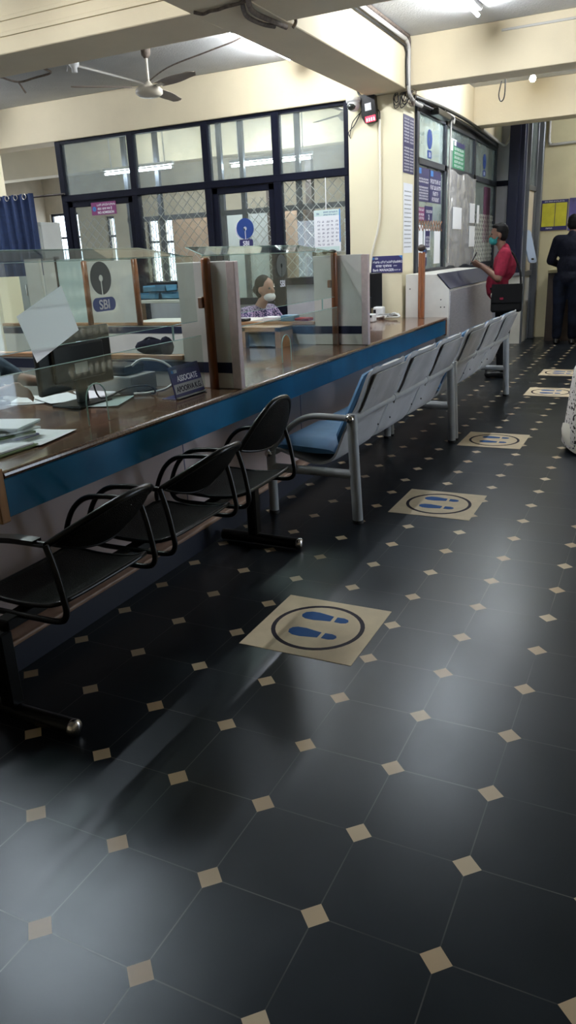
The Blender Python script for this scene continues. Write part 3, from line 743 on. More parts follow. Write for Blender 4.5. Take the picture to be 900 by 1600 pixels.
for i, yc in enumerate((0.672, 1.315, 1.945)):
    rows = []
    for a in range(9):
        q = a / 8; x = -0.635 + q * 0.425; z = 0.412 + 0.022 * (2 * q - 1) ** 2 + (0.012 * max(0, q - 0.85) / 0.15) - (0.03 * max(0, 0.15 - q) / 0.15)
        rows.append([(x, yc + s * 0.235, z + 0.006 * abs(s) ** 4) for s in [k / 6 - 1 for k in range(13)]])
    se = MB().grid(rows, True, 0.008).build('seat', M['mesh'], b)
    rim = [rows[0][k] for k in range(13)] + [rows[r][12] for r in range(1, 9)] + [rows[8][k] for k in range(11, -1, -1)] + [rows[r][0] for r in range(7, 0, -1)]
    MB().tube(rim, 0.009, 8, closed=True).build('seat_rim', M['black'], b)
    MB().box((-0.52, yc - 0.03, 0.383), (-0.34, yc + 0.03, 0.41)).build('bracket', M['black'], b)
    up = 1.0 if i == 2 else 0.0
    def top(s):
        e = 1 - abs(s) ** 3.0
        return Vector((-0.225 + (0.185 - 0.075 * up) * e, yc + s * 0.238, 0.665 + (0.125 + 0.085 * up) * (1 - abs(s) ** 2.8)))
    def bot(s):
        e = 1 - abs(s) ** 2.0
        return Vector((-0.225 + 0.04 * e, yc + s * 0.238, 0.665 - (0.068 - 0.03 * up) * e))
    S_ = [k / 9 - 1 for k in range(19)]
    rows = []
    for k in range(7):
        q = k / 6; rows.append([bot(s).lerp(top(s), q) + Vector((0.022 * math.sin(PI * q) * (1 - s * s), 0, 0)) for s in S_])
    MB().grid(rows, True, 0.007).build('backrest', M['mesh'], b)
    MB().tube([top(s) for s in S_], 0.0125, 10).build('back_rim', M['black'], b)
    MB().tube([bot(s) for s in S_], 0.007, 8).build('lower_rim', M['black'], b)
    for sd in (-1, 1):
        y = yc + sd * 0.252
        pts = [(-0.225, 0.665), (-0.30, 0.664), (-0.40, 0.660), (-0.49, 0.645), (-0.555, 0.60), (-0.60, 0.53), (-0.625, 0.45), (-0.61, 0.400), (-0.56, 0.383), (-0.45, 0.382), (-0.32, 0.384), (-0.235, 0.386), (-0.195, 0.398), (-0.178, 0.43), (-0.182, 0.48), (-0.20, 0.58)]
        sp = smooth_path([(px, y, pz) for px, pz in pts] + [(-0.225, y, 0.665)], 4)
        lo = MB().tube(sp, 0.0115, 8).build('arm_loop', M['black'], b)
        pd = MB(); pd.grid([[(-0.26, y - 0.02, 0.676), (-0.36, y - 0.021, 0.675), (-0.47, y - 0.018, 0.664)], [(-0.26, y + 0.02, 0.676), (-0.36, y + 0.021, 0.675), (-0.47, y + 0.018, 0.664)]], True, 0.010)
        if i == 0 and sd == -1: pd.build('arm_pad', M['black'], lo)

# ================================================================== BLUE PADDED BENCHES
def padded_bench(label, bolt_end):
    L = 2.09
    t = thing('padded_bench', label, 'bench', (0, 0, 0), 'blue padded benches facing the counter')
    MB().cyl((-0.04, -0.005, 0.628), (-0.04, L + 0.005, 0.628), 0.027, 18).build('rear_tube', M['greytube'], t)
    for y in (0.69, 1.40): MB().cyl((-0.04, y - 0.01, 0.628), (-0.04, y + 0.01, 0.628), 0.0295, 18).build('tube_collar', M['greytube'], t)
    MB().cyl((-0.575, 0, 0.388), (-0.575, L, 0.388), 0.022, 14).build('front_tube', M['greytube'], t)
    for y in (0.0, L):
        lg = MB().tube([(-0.012, y, 0.012), (-0.03, y, 0.40), (-0.04, y, 0.655)], 0.031, 16).build('rear_leg', M['greytube'], t)
        MB().cyl((-0.012, y, 0), (-0.012, y, 0.02), 0.034, 14).build('foot', M['rubber'], lg)
        lf = MB().tube([(-0.575, y, 0.012), (-0.580, y, 0.40)], 0.029, 16).build('front_leg', M['greytube'], t)
        MB().cyl((-0.575, y, 0), (-0.575, y, 0.02), 0.032, 14).build('foot', M['rubber'], lf)
        MB().cyl((-0.577, y, 0.297), (-0.03, y, 0.297), 0.027, 14).build('cross_bar', M['greytube'], t)
        MB().tube(smooth_path([(-0.05, y, 0.628), (-0.20, y, 0.632), (-0.31, y, 0.625), (-0.40, y, 0.585), (-0.48, y, 0.515), (-0.575, y, 0.405)], 5), 0.0185, 12).build('arm', M['greytube'], t)
        s = -1 if y == 0 else 1
        if s != bolt_end: continue
        for (bx, bz, br) in ((-0.04, 0.632, 0.026), (-0.578, 0.392, 0.024)):
            MB().lathe([(br * 0.9, 0.028 * s), (br, 0.036 * s), (br * 0.8, 0.047 * s), (br * 0.3, 0.053 * s)], (bx, y, bz), 14, 'y').build('bolt', M['chrome'], t)
    for k in range(3):
        y0 = 0.025 + 0.69 * k; y1 = y0 + 0.645
        prof = [(0.075, 0.905), (0.045, 0.83), (-0.005, 0.70), (-0.066, 0.585), (-0.115, 0.47), (-0.155, 0.385), (-0.21, 0.348), (-0.29, 0.340), (-0.42, 0.372), (-0.53, 0.405), (-0.565, 0.395)]
        P = smooth_path([(x, 0, z) for x, z in prof], 8); rows = []
        n = len(P)
        for i, p in enumerate(P):
            q = i / (n - 1)
            s_ = q * 0.98; ins = (0.075 - math.sqrt(max(0, 0.075 ** 2 - (0.075 - s_) ** 2)) if s_ < 0.075 else 0.0) + 0.02 * max(0, (q - 0.95) / 0.05)       # rounded top corners
            taper = 0.018 * max(0, 1 - q / 0.35)
            rows.append([(p.x - (0.014 if abs(j - 4) == 4 else 0), y0 + ins + taper + (y1 - y0 - 2 * ins - 2 * taper) * j / 8, p.z) for j in range(9)])
        sh = MB().grid(rows, True, 0.014).build('seat_shell', M['shell'], t)
        bpl = []
        for i, p in enumerate(P[:26]):
            w_ = i / 25; s_ = w_ * 0.32; ins = 0.045 + (0.05 - math.sqrt(max(0, 0.05 ** 2 - (0.05 - s_) ** 2)) if s_ < 0.05 else 0.0) + 0.03 * max(0, (w_ - 0.9) / 0.1); tz = 0.03 * (1 - w_) - 0.0 * w_
            bpl.append([(p.x + 0.009, y0 + ins + (y1 - y0 - 2 * ins) * j / 6, p.z - tz) for j in range(7)])
        MB().grid(bpl, True, 0.006).build('back_plate', M['shellplate'], sh)
        bp = MB()
        rows = []
        for q in range(13):
            w = q / 12; z = 0.455 + w * 0.435; x = -0.150 + 0.205 * w ** 0.95 - 0.006
            edge = min(w, 1 - w) * 12; bul = 0.052 * min(1, (edge + 0.25) / 1.3)
            ins = 0.075 * max(0, 1 - (1 - w) / 0.10) ** 2 + 0.02 * (1 - min(1, edge))
            rows.append((x, z, bul, ins))
        front, back = [], []
        for (x, z, bul, ins) in rows:
            ys = [y0 + 0.022 + ins + (y1 - y0 - 0.044 - 2 * ins) * j / 10 for j in range(11)]
            front.append([(x - bul * min(1, 0.35 + 0.9 * min(j, 10 - j) / 1.4), ys[j], z + 0.01) for j in range(11)])
            back.append([(x, ys[j], z) for j in range(11)])
        bp.grid(front); bp.grid(back)
        for i in range(12):
            for j in (0, 10): bp.add([front[i][j], front[i + 1][j], back[i + 1][j], back[i][j]], [(0, 1, 2, 3)], True)
        for i in (0, 12):
            for j in range(10): bp.add([front[i][j], front[i][j + 1], back[i][j + 1], back[i][j]], [(0, 1, 2, 3)], True)
        bp.build('back_cushion', M['pad'], sh)
        sp = MB(); top = []; base = []
        for q in range(11):
            w = q / 10; x = -0.165 - 0.40 * w; zb = 0.372 + 0.040 * w + 0.03 * (1 - w) ** 3
            edge = min(w, 1 - w) * 10; hgt = 0.062 * min(1, (edge + 0.35) / 1.5)
            ys = [y0 + 0.02 + (y1 - y0 - 0.04) * j / 10 for j in range(11)]
            top.append([(x, ys[j], zb + hgt * min(1, 0.35 + 0.9 * min(j, 10 - j) / 1.4) + 0.012 * math.sin(PI * w)) for j in range(11)]); base.append([(x, ys[j], zb) for j in range(11)])
        sp.grid(top); sp.grid(base)
        for i in range(10):
            for j in (0, 10): sp.add([top[i][j], top[i + 1][j], base[i + 1][j], base[i][j]], [(0, 1, 2, 3)], True)
        for i in (0, 10):
            for j in range(10): sp.add([top[i][j], top[i][j + 1], base[i][j + 1], base[i][j]], [(0, 1, 2, 3)], True)
        sp.build('seat_cushion', M['pad'], sh)
        for yy in (y0 + 0.09, y1 - 0.09):
            for (x, z) in ((0.037, 0.79), (-0.105, 0.47)): MB().ball((x + 0.008, yy, z), (0.005, 0.008, 0.008), None, 1).build('screw', M['rubber'], sh)
    return t
pb = padded_bench('grey framed bench of three blue padded seats, nearer of the two, beside the counter', -1)
RZ = -0.0185
pb2 = padded_bench('grey framed bench of three blue padded seats, further one, before the silver cabinet', 1); pb2.location = (0.052, 4.835, 0); pb2.rotation_euler = (0, 0, RZ)
pb.location = (0.012, 2.665, 0); pb.rotation_euler = (0, 0, RZ)

# ================================================================== THINGS ON THE COUNTER
# name plate
t = thing('name_plate', 'navy and silver name plate standing on the counter before the brown pole', 'name plate', (-0.80, 2.21, CZ))
th = math.radians(13); nf = Frame((-0.80, 2.065, CZ + 0.002), (0.0, 1, 0), (-math.sin(th), 0, math.cos(th)))
nf.box(MB(), 0, 0.292, 0, 0.175, -0.008, 0, 0.004).build('plate', M['signnavy'], t)
nf.box(MB(), 0.008, 0.284, 0.026, 0.078, 0, 0.0012, 0.0).build('name_strip', M['plasticgrey'], t)
nf.box(MB(), 0.0, 0.292, 0.0, 0.010, 0, 0.012, 0.003).build('base_lip', M['plasticgrey'], t)
text('SBI', nf, 0.035, 0.138, 0.001, 0.026, M['letter'], t, 1.0); MB().prism([(u + 0.024, v + 0.147) for u, v in keyhole(0.009, n=14)], nf, 0, 0.0015).build('logo', M['signblue'], t)
text('ASSOCIATE', nf, 0.152, 0.090, 0.001, 0.044, M['letter'], t, 0.88, 'CENTER', bold=0.0007)
text('APOORVA K.G.', nf, 0.146, 0.035, 0.0016, 0.042, M['ring'], t, 0.86, 'CENTER', bold=0.0006)
MB().box((-0.90, 2.07, CZ), (-0.805, 2.35, CZ + 0.004), 0.001, 1).build('stand', M['signnavy'], t)
# white sheet stuck on the near screen
t = tag(MB().build('paper_notice', M['paper']), 'blank white paper sheet stuck corner up on the near glass screen', 'paper')
pf = Frame((-0.852, 1.246, 1.295), (0, math.cos(0.36), math.sin(0.36)), (0, -math.sin(0.36), math.cos(0.36)))
mb = MB(); mb.grid([[pf(-0.152 + 0.0507 * i, -0.105 + 0.0525 * j, 0.0008 + 0.0006 * ((i * j) % 2)) for i in range(7)] for j in range(5)])
me = mb.mesh('paper_notice', M['thinpaper']); t.data = me
# desktop monitor seen from behind
t = thing('computer_monitor', 'black computer monitor with its back to the near glass screen', 'monitor', (-1.30, 1.95, CZ))
mr = Matrix.Translation((-1.28, 1.855, 0)) @ Matrix.Rotation(math.radians(0), 4, 'Z')
def mbx(a, c, bev=0.0): return MB().box(a, c, bev, 2, mr)
mbx((-0.018, -0.29, 0.90), (0.012, 0.29, 1.215), 0.012).build('casing', M['plasticblack'], t)
mbx((-0.0235, -0.275, 0.915), (-0.0185, 0.275, 1.20)).build('screen', M['screen'], t)
mbx((0.012, -0.20, 0.95), (0.034, 0.20, 1.14), 0.012).build('back_cover', M['plasticblack'], t)
mbx((0.005, -0.04, CZ + 0.012), (0.028, 0.04, 0.98), 0.006).build('neck', M['plasticblack'], t)
mbx((-0.09, -0.13, CZ), (0.11, 0.13, CZ + 0.014), 0.006).build('base', M['plasticblack'], t)
mbx((0.034, -0.05, 0.985), (0.037, 0.05, 1.04)).build('port_plate', M['plasticgrey'], t)
# printer
t = thing('receipt_printer', 'grey and black printer on the counter behind the monitor', 'printer', (-1.3, 2.24, CZ))
MB().box((-1.52, 2.16, CZ), (-1.16, 2.40, CZ + 0.10), 0.012).build('body', M['plasticgrey'], t)
MB().box((-1.48, 2.18, CZ + 0.10), (-1.22, 2.38, CZ + 0.155), 0.02).build('lid', M['plasticblack'], t)
MB().cyl((-1.38, 2.17, CZ + 0.125), (-1.38, 2.39, CZ + 0.125), 0.03, 14).build('platen', M['plasticblack'], t)
cb = MB().tube(smooth_path([(-1.22, 2.25, CZ + 0.15), (-1.16, 2.28, CZ + 0.185), (-1.05, 2.33, CZ + 0.16), (-0.985, 2.34, CZ + 0.09), (-0.99, 2.27, CZ + 0.03), (-1.06, 2.18, CZ + 0.012), (-1.14, 2.14, CZ + 0.01)], 6), 0.0075, 8).build('cable', M['cablew'])
tag(cb, 'thick white cable looping off the printer to the counter top', 'cable')
cb = MB().tube(smooth_path([(-1.28, 1.97, CZ + 0.10), (-1.14, 1.86, CZ + 0.035), (-1.03, 1.95, CZ + 0.08), (-0.98, 2.08, CZ + 0.07), (-1.02, 2.17, CZ + 0.012), (-1.16, 2.20, CZ + 0.012)], 6), 0.005, 6).build('cable', M['cableb'])
tag(cb, 'thin black cable curling from the near monitor towards the printer', 'cable')
# loose papers by the monitor
def sheet(x, y, rz, label, m='paper', z=CZ + 0.001, w=0.21, l=0.297, cat='paper', curl=0.006, group='loose papers on the near desk'):
    o = MB(); R = Matrix.Translation((x, y, z)) @ Matrix.Rotation(rz, 4, 'Z')
    o.grid([[R @ Vector((w * (i / 4 - 0.5), l * (j / 4 - 0.5), curl * ((i - 2) ** 2 / 4 + (j - 2) ** 2 / 8) / 2 + 0.0006)) for j in range(5)] for i in range(5)], True, 0.0008)
    return tag(o.build('paper_sheet', M[m]), label, cat, group)
sheet(-1.66, 1.88, 0.5, 'white paper sheet lying left of the monitor base by the clerk'); sheet(-1.50, 1.93, 1.1, 'white paper sheet lying under the left half of the monitor', z=CZ + 0.007)
sheet(-1.36, 2.08, 0.9, 'white paper sheet just behind the monitor base', z=CZ + 0.012); sheet(-1.16, 1.93, 0.35, 'greenish paper sheet lying right of the monitor neck', 'paper2', z=CZ + 0.003)
# stack of papers and folder at the near corner
t = thing('paper_stack', 'untidy stack of papers and files at the left end of the counter', 'papers', (-1.05, 1.12, CZ))
for k in range(7):
    R = Matrix.Translation((-1.04 + random.uniform(-0.02, 0.02), 1.06 + random.uniform(-0.02, 0.02), 0)) @ Matrix.Rotation(random.uniform(-0.3, 0.3), 4, 'Z')
    MB().box((-0.14, -0.1, CZ + 0.001 + k * 0.011), (0.14, 0.1, CZ + 0.009 + k * 0.011), 0.001, 1, R).build('file', M[('paper', 'purple', 'paper', 'green', 'paper', 'plasticgrey', 'paper')[k]], t)
sheet(-0.90, 1.13, 0.2, 'white paper sheet sliding off the stack at the counter edge', z=CZ + 0.004)
t = thing('folder', 'dark green folder lying flat beside the left end of the counter', 'folder', (-0.86, 0.86, CZ))
MB().box((-1.02, 0.70, CZ + 0.001), (-0.79, 1.02, CZ + 0.012), 0.003, 1).build('cover', M['green'], t); MB().box((-1.01, 0.71, CZ + 0.013), (-0.80, 1.0, CZ + 0.02)).build('pages', M['paper'], t)
t = thing('computer_mouse', 'black computer mouse on the desk in front of the left clerk', 'mouse', (-1.72, 1.62, CZ))
mb = MB().ball((-1.72, 1.72, CZ + 0.012), (0.055, 0.035, 0.024)); mb.build('shell', M['plasticblack'], t); MB().cyl((-1.69, 1.72, CZ + 0.03), (-1.675, 1.72, CZ + 0.03), 0.008, 8).build('wheel', M['plasticgrey'], t)
# second desk
t = thing('computer_tower', 'dark computer tower on the second desk beside the pinkish trim', 'computer', (-1.42, 3.5, CZ))
MB().box((-1.52, 3.35, CZ), (-1.32, 3.68, CZ + 0.23), 0.006).build('case', M['plasticblack'], t); MB().box((-1.50, 3.343, CZ + 0.04), (-1.34, 3.35, CZ + 0.20)).build('front', M['screen'], t)
t = thing('wooden_rack', 'open light wooden rack standing under the divider at the second desk', 'rack', (-1.48, 4.4, CZ))
mb = MB()
for x in (-1.66, -1.33): mb.box((x, 4.30, CZ), (x + 0.05, 4.53, CZ + 0.16))
mb.box((-1.66, 4.30, CZ + 0.13), (-1.28, 4.53, CZ + 0.165)); mb.build('frame', M['cap'], t)
MB().box((-1.60, 4.33, CZ + 0.002), (-1.34, 4.52, CZ + 0.115), 0.01).build('drawer', M['screen'], t)
for k, (x, m, l) in enumerate(((-1.80, 'plasticblack', 'black box file lying on the wooden cap behind the second desk'), (-1.50, 'paper', 'white paper packet lying on the wooden cap near the clerk'), (-1.33, 'trayblue', 'small blue pouch lying on the wooden cap beside the glass edge'), (-1.20, 'redshirt', 'small red packet lying on the wooden cap beside the blue pouch'))):
    o = MB().box((x - 0.07, 4.553, 1.005), (x + 0.06, 4.66, 1.03 + 0.012 * (k % 3)), 0.008, 2).build('packet', M[m]); tag(o, l, 'packet', 'small packets on the divider cap')
sh = MB().box((-3.0, 4.60, 0.95), (-1.75, 5.02, 1.003), 0.004, 1).box((-2.98, 4.62, 0), (-1.77, 4.98, 0.95)).build('work_table', M['white']); tag(sh, 'pale work table behind the second divider under the seated clerk', 'table')
t = thing('handbag', 'dark blue bag standing on the low wooden cap of the near divider', 'bag', (-1.2, 2.49, 1.0))
mb = MB().ball((-1.22, 2.47, 1.045), (0.13, 0.035, 0.05)).ball((-1.12, 2.47, 1.05), (0.05, 0.03, 0.06)); mb.build('body', M['navyshirt'], t)
MB().tube(smooth_path([(-1.30, 2.47, 1.07), (-1.24, 2.47, 1.10), (-1.15, 2.47, 1.08)], 5), 0.006, 6).build('strap', M['navyshirt'], t)
# end of the counter by the pillar
t = thing('flat_monitor', 'thin black monitor seen edge on at the far end of the counter', 'monitor', (-1.49, 6.98, CZ))
mr = Matrix.Translation((-1.50, 6.98, 0)) @ Matrix.Rotation(math.radians(-62), 4, 'Z') @ Matrix.Rotation(math.radians(0), 4, 'Y')
mbx((-0.02, -0.16, 0.93), (0.014, 0.16, 1.31), 0.01).build('casing', M['plasticblack'], t); mbx((-0.024, -0.15, 0.95), (-0.0205, 0.15, 1.295)).build('screen', M['screen'], t)
mbx((0.014, -0.03, CZ + 0.01), (0.04, 0.03, 1.05), 0.006).build('neck', M['plasticblack'], t); mbx((-0.07, -0.09, CZ), (0.11, 0.09, CZ + 0.012), 0.004).build('base', M['plasticblack'], t)
t = thing('card_machine', 'small white box with a dark slot on the counter before the thin monitor', 'box', (-1.33, 6.56, CZ))
MB().box((-1.40, 6.50, CZ), (-1.27, 6.62, CZ + 0.085), 0.012).build('body', M['plasticwhite'], t); MB().box((-1.385, 6.493, CZ + 0.05), (-1.285, 6.4995, CZ + 0.075)).build('slot', M['plasticblack'], t)
t = thing('adapter_box', 'white rounded adapter box on the counter under the thin monitor', 'box', (-1.36, 6.99, CZ))
MB().box((-1.43, 6.93, CZ), (-1.31, 7.03, CZ + 0.13), 0.02, 3).build('body', M['plasticwhite'], t); MB().box((-1.42, 6.926, CZ + 0.03), (-1.39, 6.9295, CZ + 0.10)).build('panel', M['plasticblack'], t)
for k, (m, l) in enumerate((('cablew', 'white cable coiled on the counter beside the thin monitor'), ('plasticgrey', 'grey cable tangled on the counter below the navy pillar sign'), ('cablew', 'white cable trailing along the pillar foot on the counter'))):
    pts = [(-1.34 + 0.16 * k * 0.5 + random.uniform(-0.1, 0.13), 6.86 + random.uniform(-0.10, 0.16), CZ + 0.010 + random.uniform(0, 0.05)) for _ in range(9)]
    tag(MB().tube(smooth_path(pts, 5), 0.009, 6).build('cable', M[m]), l, 'cable', 'cables piled by the pillar')

# ================================================================== SILVER CABINET
t = thing('slip_cabinet', 'silver fronted cabinet with sloping navy writing top at the end of the counter', 'cabinet', (-0.85, 8.2, 0))
sf = Frame((0, 0, 0), (1, 0, 0), (0, 0, 1))
MB().prism([(-1.10, 0), (-0.61, 0), (-0.61, 1.105), (-0.755, 1.262), (-1.10, 1.275)], sf, -9.45, -7.105).build('body', M['white'], t)
MB().box((-0.61, 7.11, 0.05), (-0.598, 9.445, 1.09), 0.003, 1).build('front_panel', M['silver'], t)
sl = Frame((-0.606, 0, 1.112), (-(0.755 - 0.61), 0, 0.157), (0, -1, 0))
sl = Frame((-0.604, 7.10, 1.108), (0, 1, 0), (-0.145, 0, 0.157))
sl.box(MB(), 0, 2.35, 0, 0.214, 0.001, 0.010).build('writing_top', M['navyband'], t)
for (x, z) in ((-0.70, 1.0), (-0.70, 0.92), (-0.66, 0.92), (-1.05, 1.12)): MB().cyl((x, 7.106, z), (x, 7.100, z), 0.007, 8).build('screw', M['rubber'], t)

# ================================================================== SIGNS
def sign(name, label, cat, fr, w, h, m, loc=None, th=0.006, group=None):
    t = thing(name, label, cat, fr(w / 2, h / 2, 0), group)
    fr.box(MB(), 0, w, 0, h, -0.003, th, 0.0).build('board', M[m], t); return t
f = wall_y(-1.513, 7.13, 1.30)
t = sign('pillar_sign', 'navy manager sign with white writing on the cream pillar', 'sign', f, 0.365, 0.18, 'signnavy')
n = 0.0065
MB().prism([(u + 0.028, v + 0.155) for u, v in keyhole(0.013, n=14)], f, n, n + 0.001).build('logo', M['signblue'], t); text('SBI', f, 0.045, 0.145, n, 0.03, M['letter'], t)
MB().prism([(0.32, 0.18), (0.365, 0.18), (0.365, 0.13), (0.355, 0.155)], f, n, n + 0.001).build('corner_mark', M['signblue'], t)
text('ಶಾಖಾ ವ್ಯವಸ್ಥಾಪಕರು', f, 0.022, 0.105, n, 0.034, M['letter'], t, 0.98, bold=0.0004)
text('शाखा प्रबंधक', f, 0.055, 0.062, n, 0.036, M['letter'], t, 1.0, bold=0.0004)
text('Bank MANAGER', f, 0.020, 0.018, n, 0.040, M['letter'], t, 0.88, bold=0.0008)
l = MB()
for v, u0, u1 in ((0.112, 0.30, 0.345), (0.066, 0.265, 0.305), (0.022, 0.265, 0.345)): scribble(l, f, u0, u1, v, 0.014, n)
l.build('small_writing', M['letter'], t)
# purple no admission sign on door_1
f = wall_y(-5.42, 7.17, 2.152)
t = sign('door_sign', 'purple no admission sign with pink writing on the glass door at left', 'sign', f, 0.40, 0.155, 'signmag', th=0.008)
MB().prism([(u + 0.05, v + 0.075) for u, v in keyhole(0.03, n=18)], f, 0.0085, 0.0095).build('logo', M['signblue'], t)
text('ಒಳಗೆ ಪ್ರವೇಶವಿಲ್ಲ', f, 0.095, 0.108, 0.009, 0.036, M['letter'], t, 0.95); text('अंदर आना मना है', f, 0.10, 0.06, 0.009, 0.04, M['letter'], t, 0.95, bold=0.0005); text('NO ADMISSION', f, 0.10, 0.014, 0.009, 0.042, M['letter'], t, 0.9, bold=0.001)
# round logo on door_2
f = wall_y(-3.13, 7.17, 1.865)
t = thing('door_logo', 'round blue keyhole logo with small letters on the middle glass door', 'logo', (-3.13, 7.17, 1.85))
MB().prism(keyhole(0.118), f, 0.0, 0.004).build('disc', M['logo'], t)
f2 = wall_y(-3.125, 7.17, 1.70); MB().prism(rrect(0.185, 0.085, 0.02), f2, 0, 0.004).build('letter_plate', M['signnavy'], t); text('SBI', f2, 0, -0.028, 0.0045, 0.075, M['letter'], t, 0.95, 'CENTER', bold=0.001)
MB().prism(keyhole(0.118), wall_y(-3.155, 7.172, 1.85), -0.003, -0.001).build('white_edge', M['letter'], t)
# calendar
f = wall_y(-2.205, 7.14, 1.555)
t = sign('wall_calendar', 'white wall calendar with blue right edge hung on the grille by the pillar', 'calendar', f, 0.325, 0.45, 'paper', th=0.006)
f.box(MB(), 0.312, 0.325, 0.10, 0.45, 0.006, 0.0075).build('blue_edge', M['signblue'], t); f.box(MB(), 0.005, 0.312, 0.385, 0.448, 0.006, 0.0072).build('header', M['paper2'], t); f.box(MB(), 0.005, 0.31, 0.004, 0.055, 0.006, 0.0072).build('footer', M['paper2'], t)
text('SBI', f, 0.03, 0.40, 0.0076, 0.03, M['foot'], t)
l = MB(); scribble(l, f, 0.12, 0.29, 0.415, 0.018, 0.0074); scribble(l, f, 0.12, 0.29, 0.39, 0.014, 0.0074); l.build('header_writing', M['foot'], t)
l = MB()
for r in range(7):
    for q in range(5 if r < 6 else 4):
        v = 0.315 - r * 0.041; u = 0.045 + q * 0.056; scribble(l, f, u, u + 0.026, v, 0.022, 0.0066)
l.build('printed_dates', M['ink'], t)
MB().tube([(-2.05, 7.13, 1.555 + 0.45), (-2.05, 7.135, 2.34)], 0.006, 6).build('hanging_strip', M['plasticwhite'], t)
# board on the pillar side, paper strip below
f = wall_x(-1.15, 7.14, 2.32)
t = sign('pillar_board', 'tall navy board of white writing on the side of the pillar', 'sign', f, 0.37, 0.56, 'signnavy')
l = MB()
for k in range(17):
    if k == 8: continue
    scribble(l, f, 0.02, 0.20, 0.02 + k * 0.031, 0.018, 0.0065); scribble(l, f, 0.23, 0.35, 0.02 + k * 0.031, 0.018, 0.0065)
l.build('writing', M['letter'], t)
f = wall_x(-1.15, 7.16, 1.50); t = sign('paper_strip', 'long white paper strip on the side of the pillar under the navy board', 'paper', f, 0.33, 0.72, 'paper', th=0.002)
l = MB()
for k in range(14): scribble(l, f, 0.03, 0.28, 0.06 + k * 0.044, 0.012, 0.0025)
l.build('writing', M['plasticgrey'], t)
# cabin signs
def cab(y0, z0, n=0.004): return wall_x(-1.15, y0, z0) if n else None
t = sign('cabin_sign', 'navy service sign with small white lines on the first cabin pane', 'sign', cab(7.66, 2.06), 0.47, 0.36, 'signnavy', group='navy signs on the first cabin pane')
f = cab(7.66, 2.06); l = MB()
for k in range(8):
    if k != 5: scribble(l, f, 0.03, 0.44, 0.02 + k * 0.030, 0.021, 0.0065)
l.build('writing', M['letter'], t); f.box(MB(), 0.03, 0.15, 0.29, 0.35, 0.0062, 0.0072).build('logo_patch', M['signblue'], t)
t = sign('cabin_sign', 'navy sign with four bold white lines on the first cabin pane', 'sign', cab(8.17, 2.06), 0.50, 0.36, 'signnavy', group='navy signs on the first cabin pane')
f = cab(8.17, 2.06); l = MB()
for k, (a, c_) in enumerate(((0.10, 0.40), (0.14, 0.36), (0.02, 0.48), (0.02, 0.48))): scribble(l, f, a, c_, 0.015 + k * 0.066, 0.050, 0.0065)
l.build('writing', M['letter'], t); f.box(MB(), 0.03, 0.14, 0.29, 0.35, 0.0062, 0.0072).build('logo_patch', M['signblue'], t)
f = cab(7.66, 1.85); t = sign('cabin_sign', 'small magenta sign with pink writing on the first cabin pane', 'sign', f, 0.30, 0.145, 'signmag'); l = MB()
for v in (0.012, 0.052, 0.105): scribble(l, f, 0.06, 0.28, v, 0.03, 0.0065)
l.build('writing', M['letter'], t)
f = cab(7.99, 1.85); t = sign('cabin_sign', 'small navy sign with a white number beside the magenta sign', 'sign', f, 0.31, 0.165, 'signnavy'); l = MB()
scribble(l, f, 0.03, 0.29, 0.09, 0.034, 0.0065); l.build('writing', M['letter'], t); text('2', f, 0.155, 0.02, 0.0065, 0.075, M['letter'], t, 1.2, 'CENTER', bold=0.001)
f = cab(7.96, 1.52); t = sign('cabin_sign', 'upright navy and white sticker behind the wooden post knob', 'sign', f, 0.26, 0.24, 'paper'); f.box(MB(), 0.04, 0.24, 0.03, 0.22, 0.006, 0.007).build('panel', M['signnavy'], t)
l = MB()
for v in (0.05, 0.09, 0.13): scribble(l, f, 0.07, 0.22, v, 0.03, 0.0072)
l.build('writing', M['letter'], t)
for y, z, w, h, l_ in ((7.67, 1.34, 0.24, 0.46, 'long white paper strip at the left edge of the first cabin pane'), (8.42, 1.355, 0.27, 0.385, 'long white paper strip at the right of the first cabin pane')):
    f = cab(y, z); t = sign('notice_strip', l_, 'paper', f, w, h, 'paper', th=0.003, group='paper strips on the first cabin pane')
f = cab(7.92, 1.34); t = sign('cabin_sign', 'blue and white sticker low on the first cabin pane beside the paper strip', 'sign', f, 0.16, 0.2, 'signnavy'); f.box(MB(), 0.02, 0.14, 0.10, 0.14, 0.006, 0.007).build('stripe', M['letter'], t); f.box(MB(), 0.02, 0.09, 0.17, 0.20, 0.006, 0.007).build('patch', M['signblue'], t)
# logos on the upper cabin panes
for i, (y, s, l_) in enumerate(((8.15, 1.0, 'blue keyhole logo on the first upper cabin pane'), (11.15, 1.0, 'blue keyhole logo on the last upper cabin pane'))):
    t = thing('pane_logo', l_, 'logo', (-1.15, y, 2.74), 'keyhole logos on the cabin panes')
    f = wall_x(-1.15, y, 2.74); MB().prism(keyhole(0.105), f, 0.001, 0.004).build('disc', M['logo'], t)
    f = wall_x(-1.15, y, 2.58); MB().prism(rrect(0.17, 0.085, 0.02), f, 0.001, 0.004).build('letter_plate', M['logo'], t); text('SBI', f, 0, -0.025, 0.0045, 0.065, M['letter'], t, 0.95, 'CENTER')
f = cab(9.26, 2.515); t = sign('cabin_sign', 'green sign with pale writing and navy header on the second upper pane', 'sign', f, 0.60, 0.325, 'signgreen'); f.box(MB(), 0, 0.60, 0.265, 0.325, 0.006, 0.0072).build('header', M['signnavy'], t); f.box(MB(), 0.02, 0.13, 0.27, 0.32, 0.0072, 0.008).build('logo_patch', M['letter'], t)
l = MB()
for v in (0.02, 0.07, 0.12, 0.17, 0.22): scribble(l, f, 0.04, 0.54, v, 0.034, 0.0065)
l.build('writing', M['letter'], t)
f = cab(9.10, 2.72); t = tag(f.box(MB(), 0, 0.34, 0, 0.14, 0.0, 0.0005).build('paper_patch', M['paper']), 'white paper patch stuck behind the green sign', 'paper')
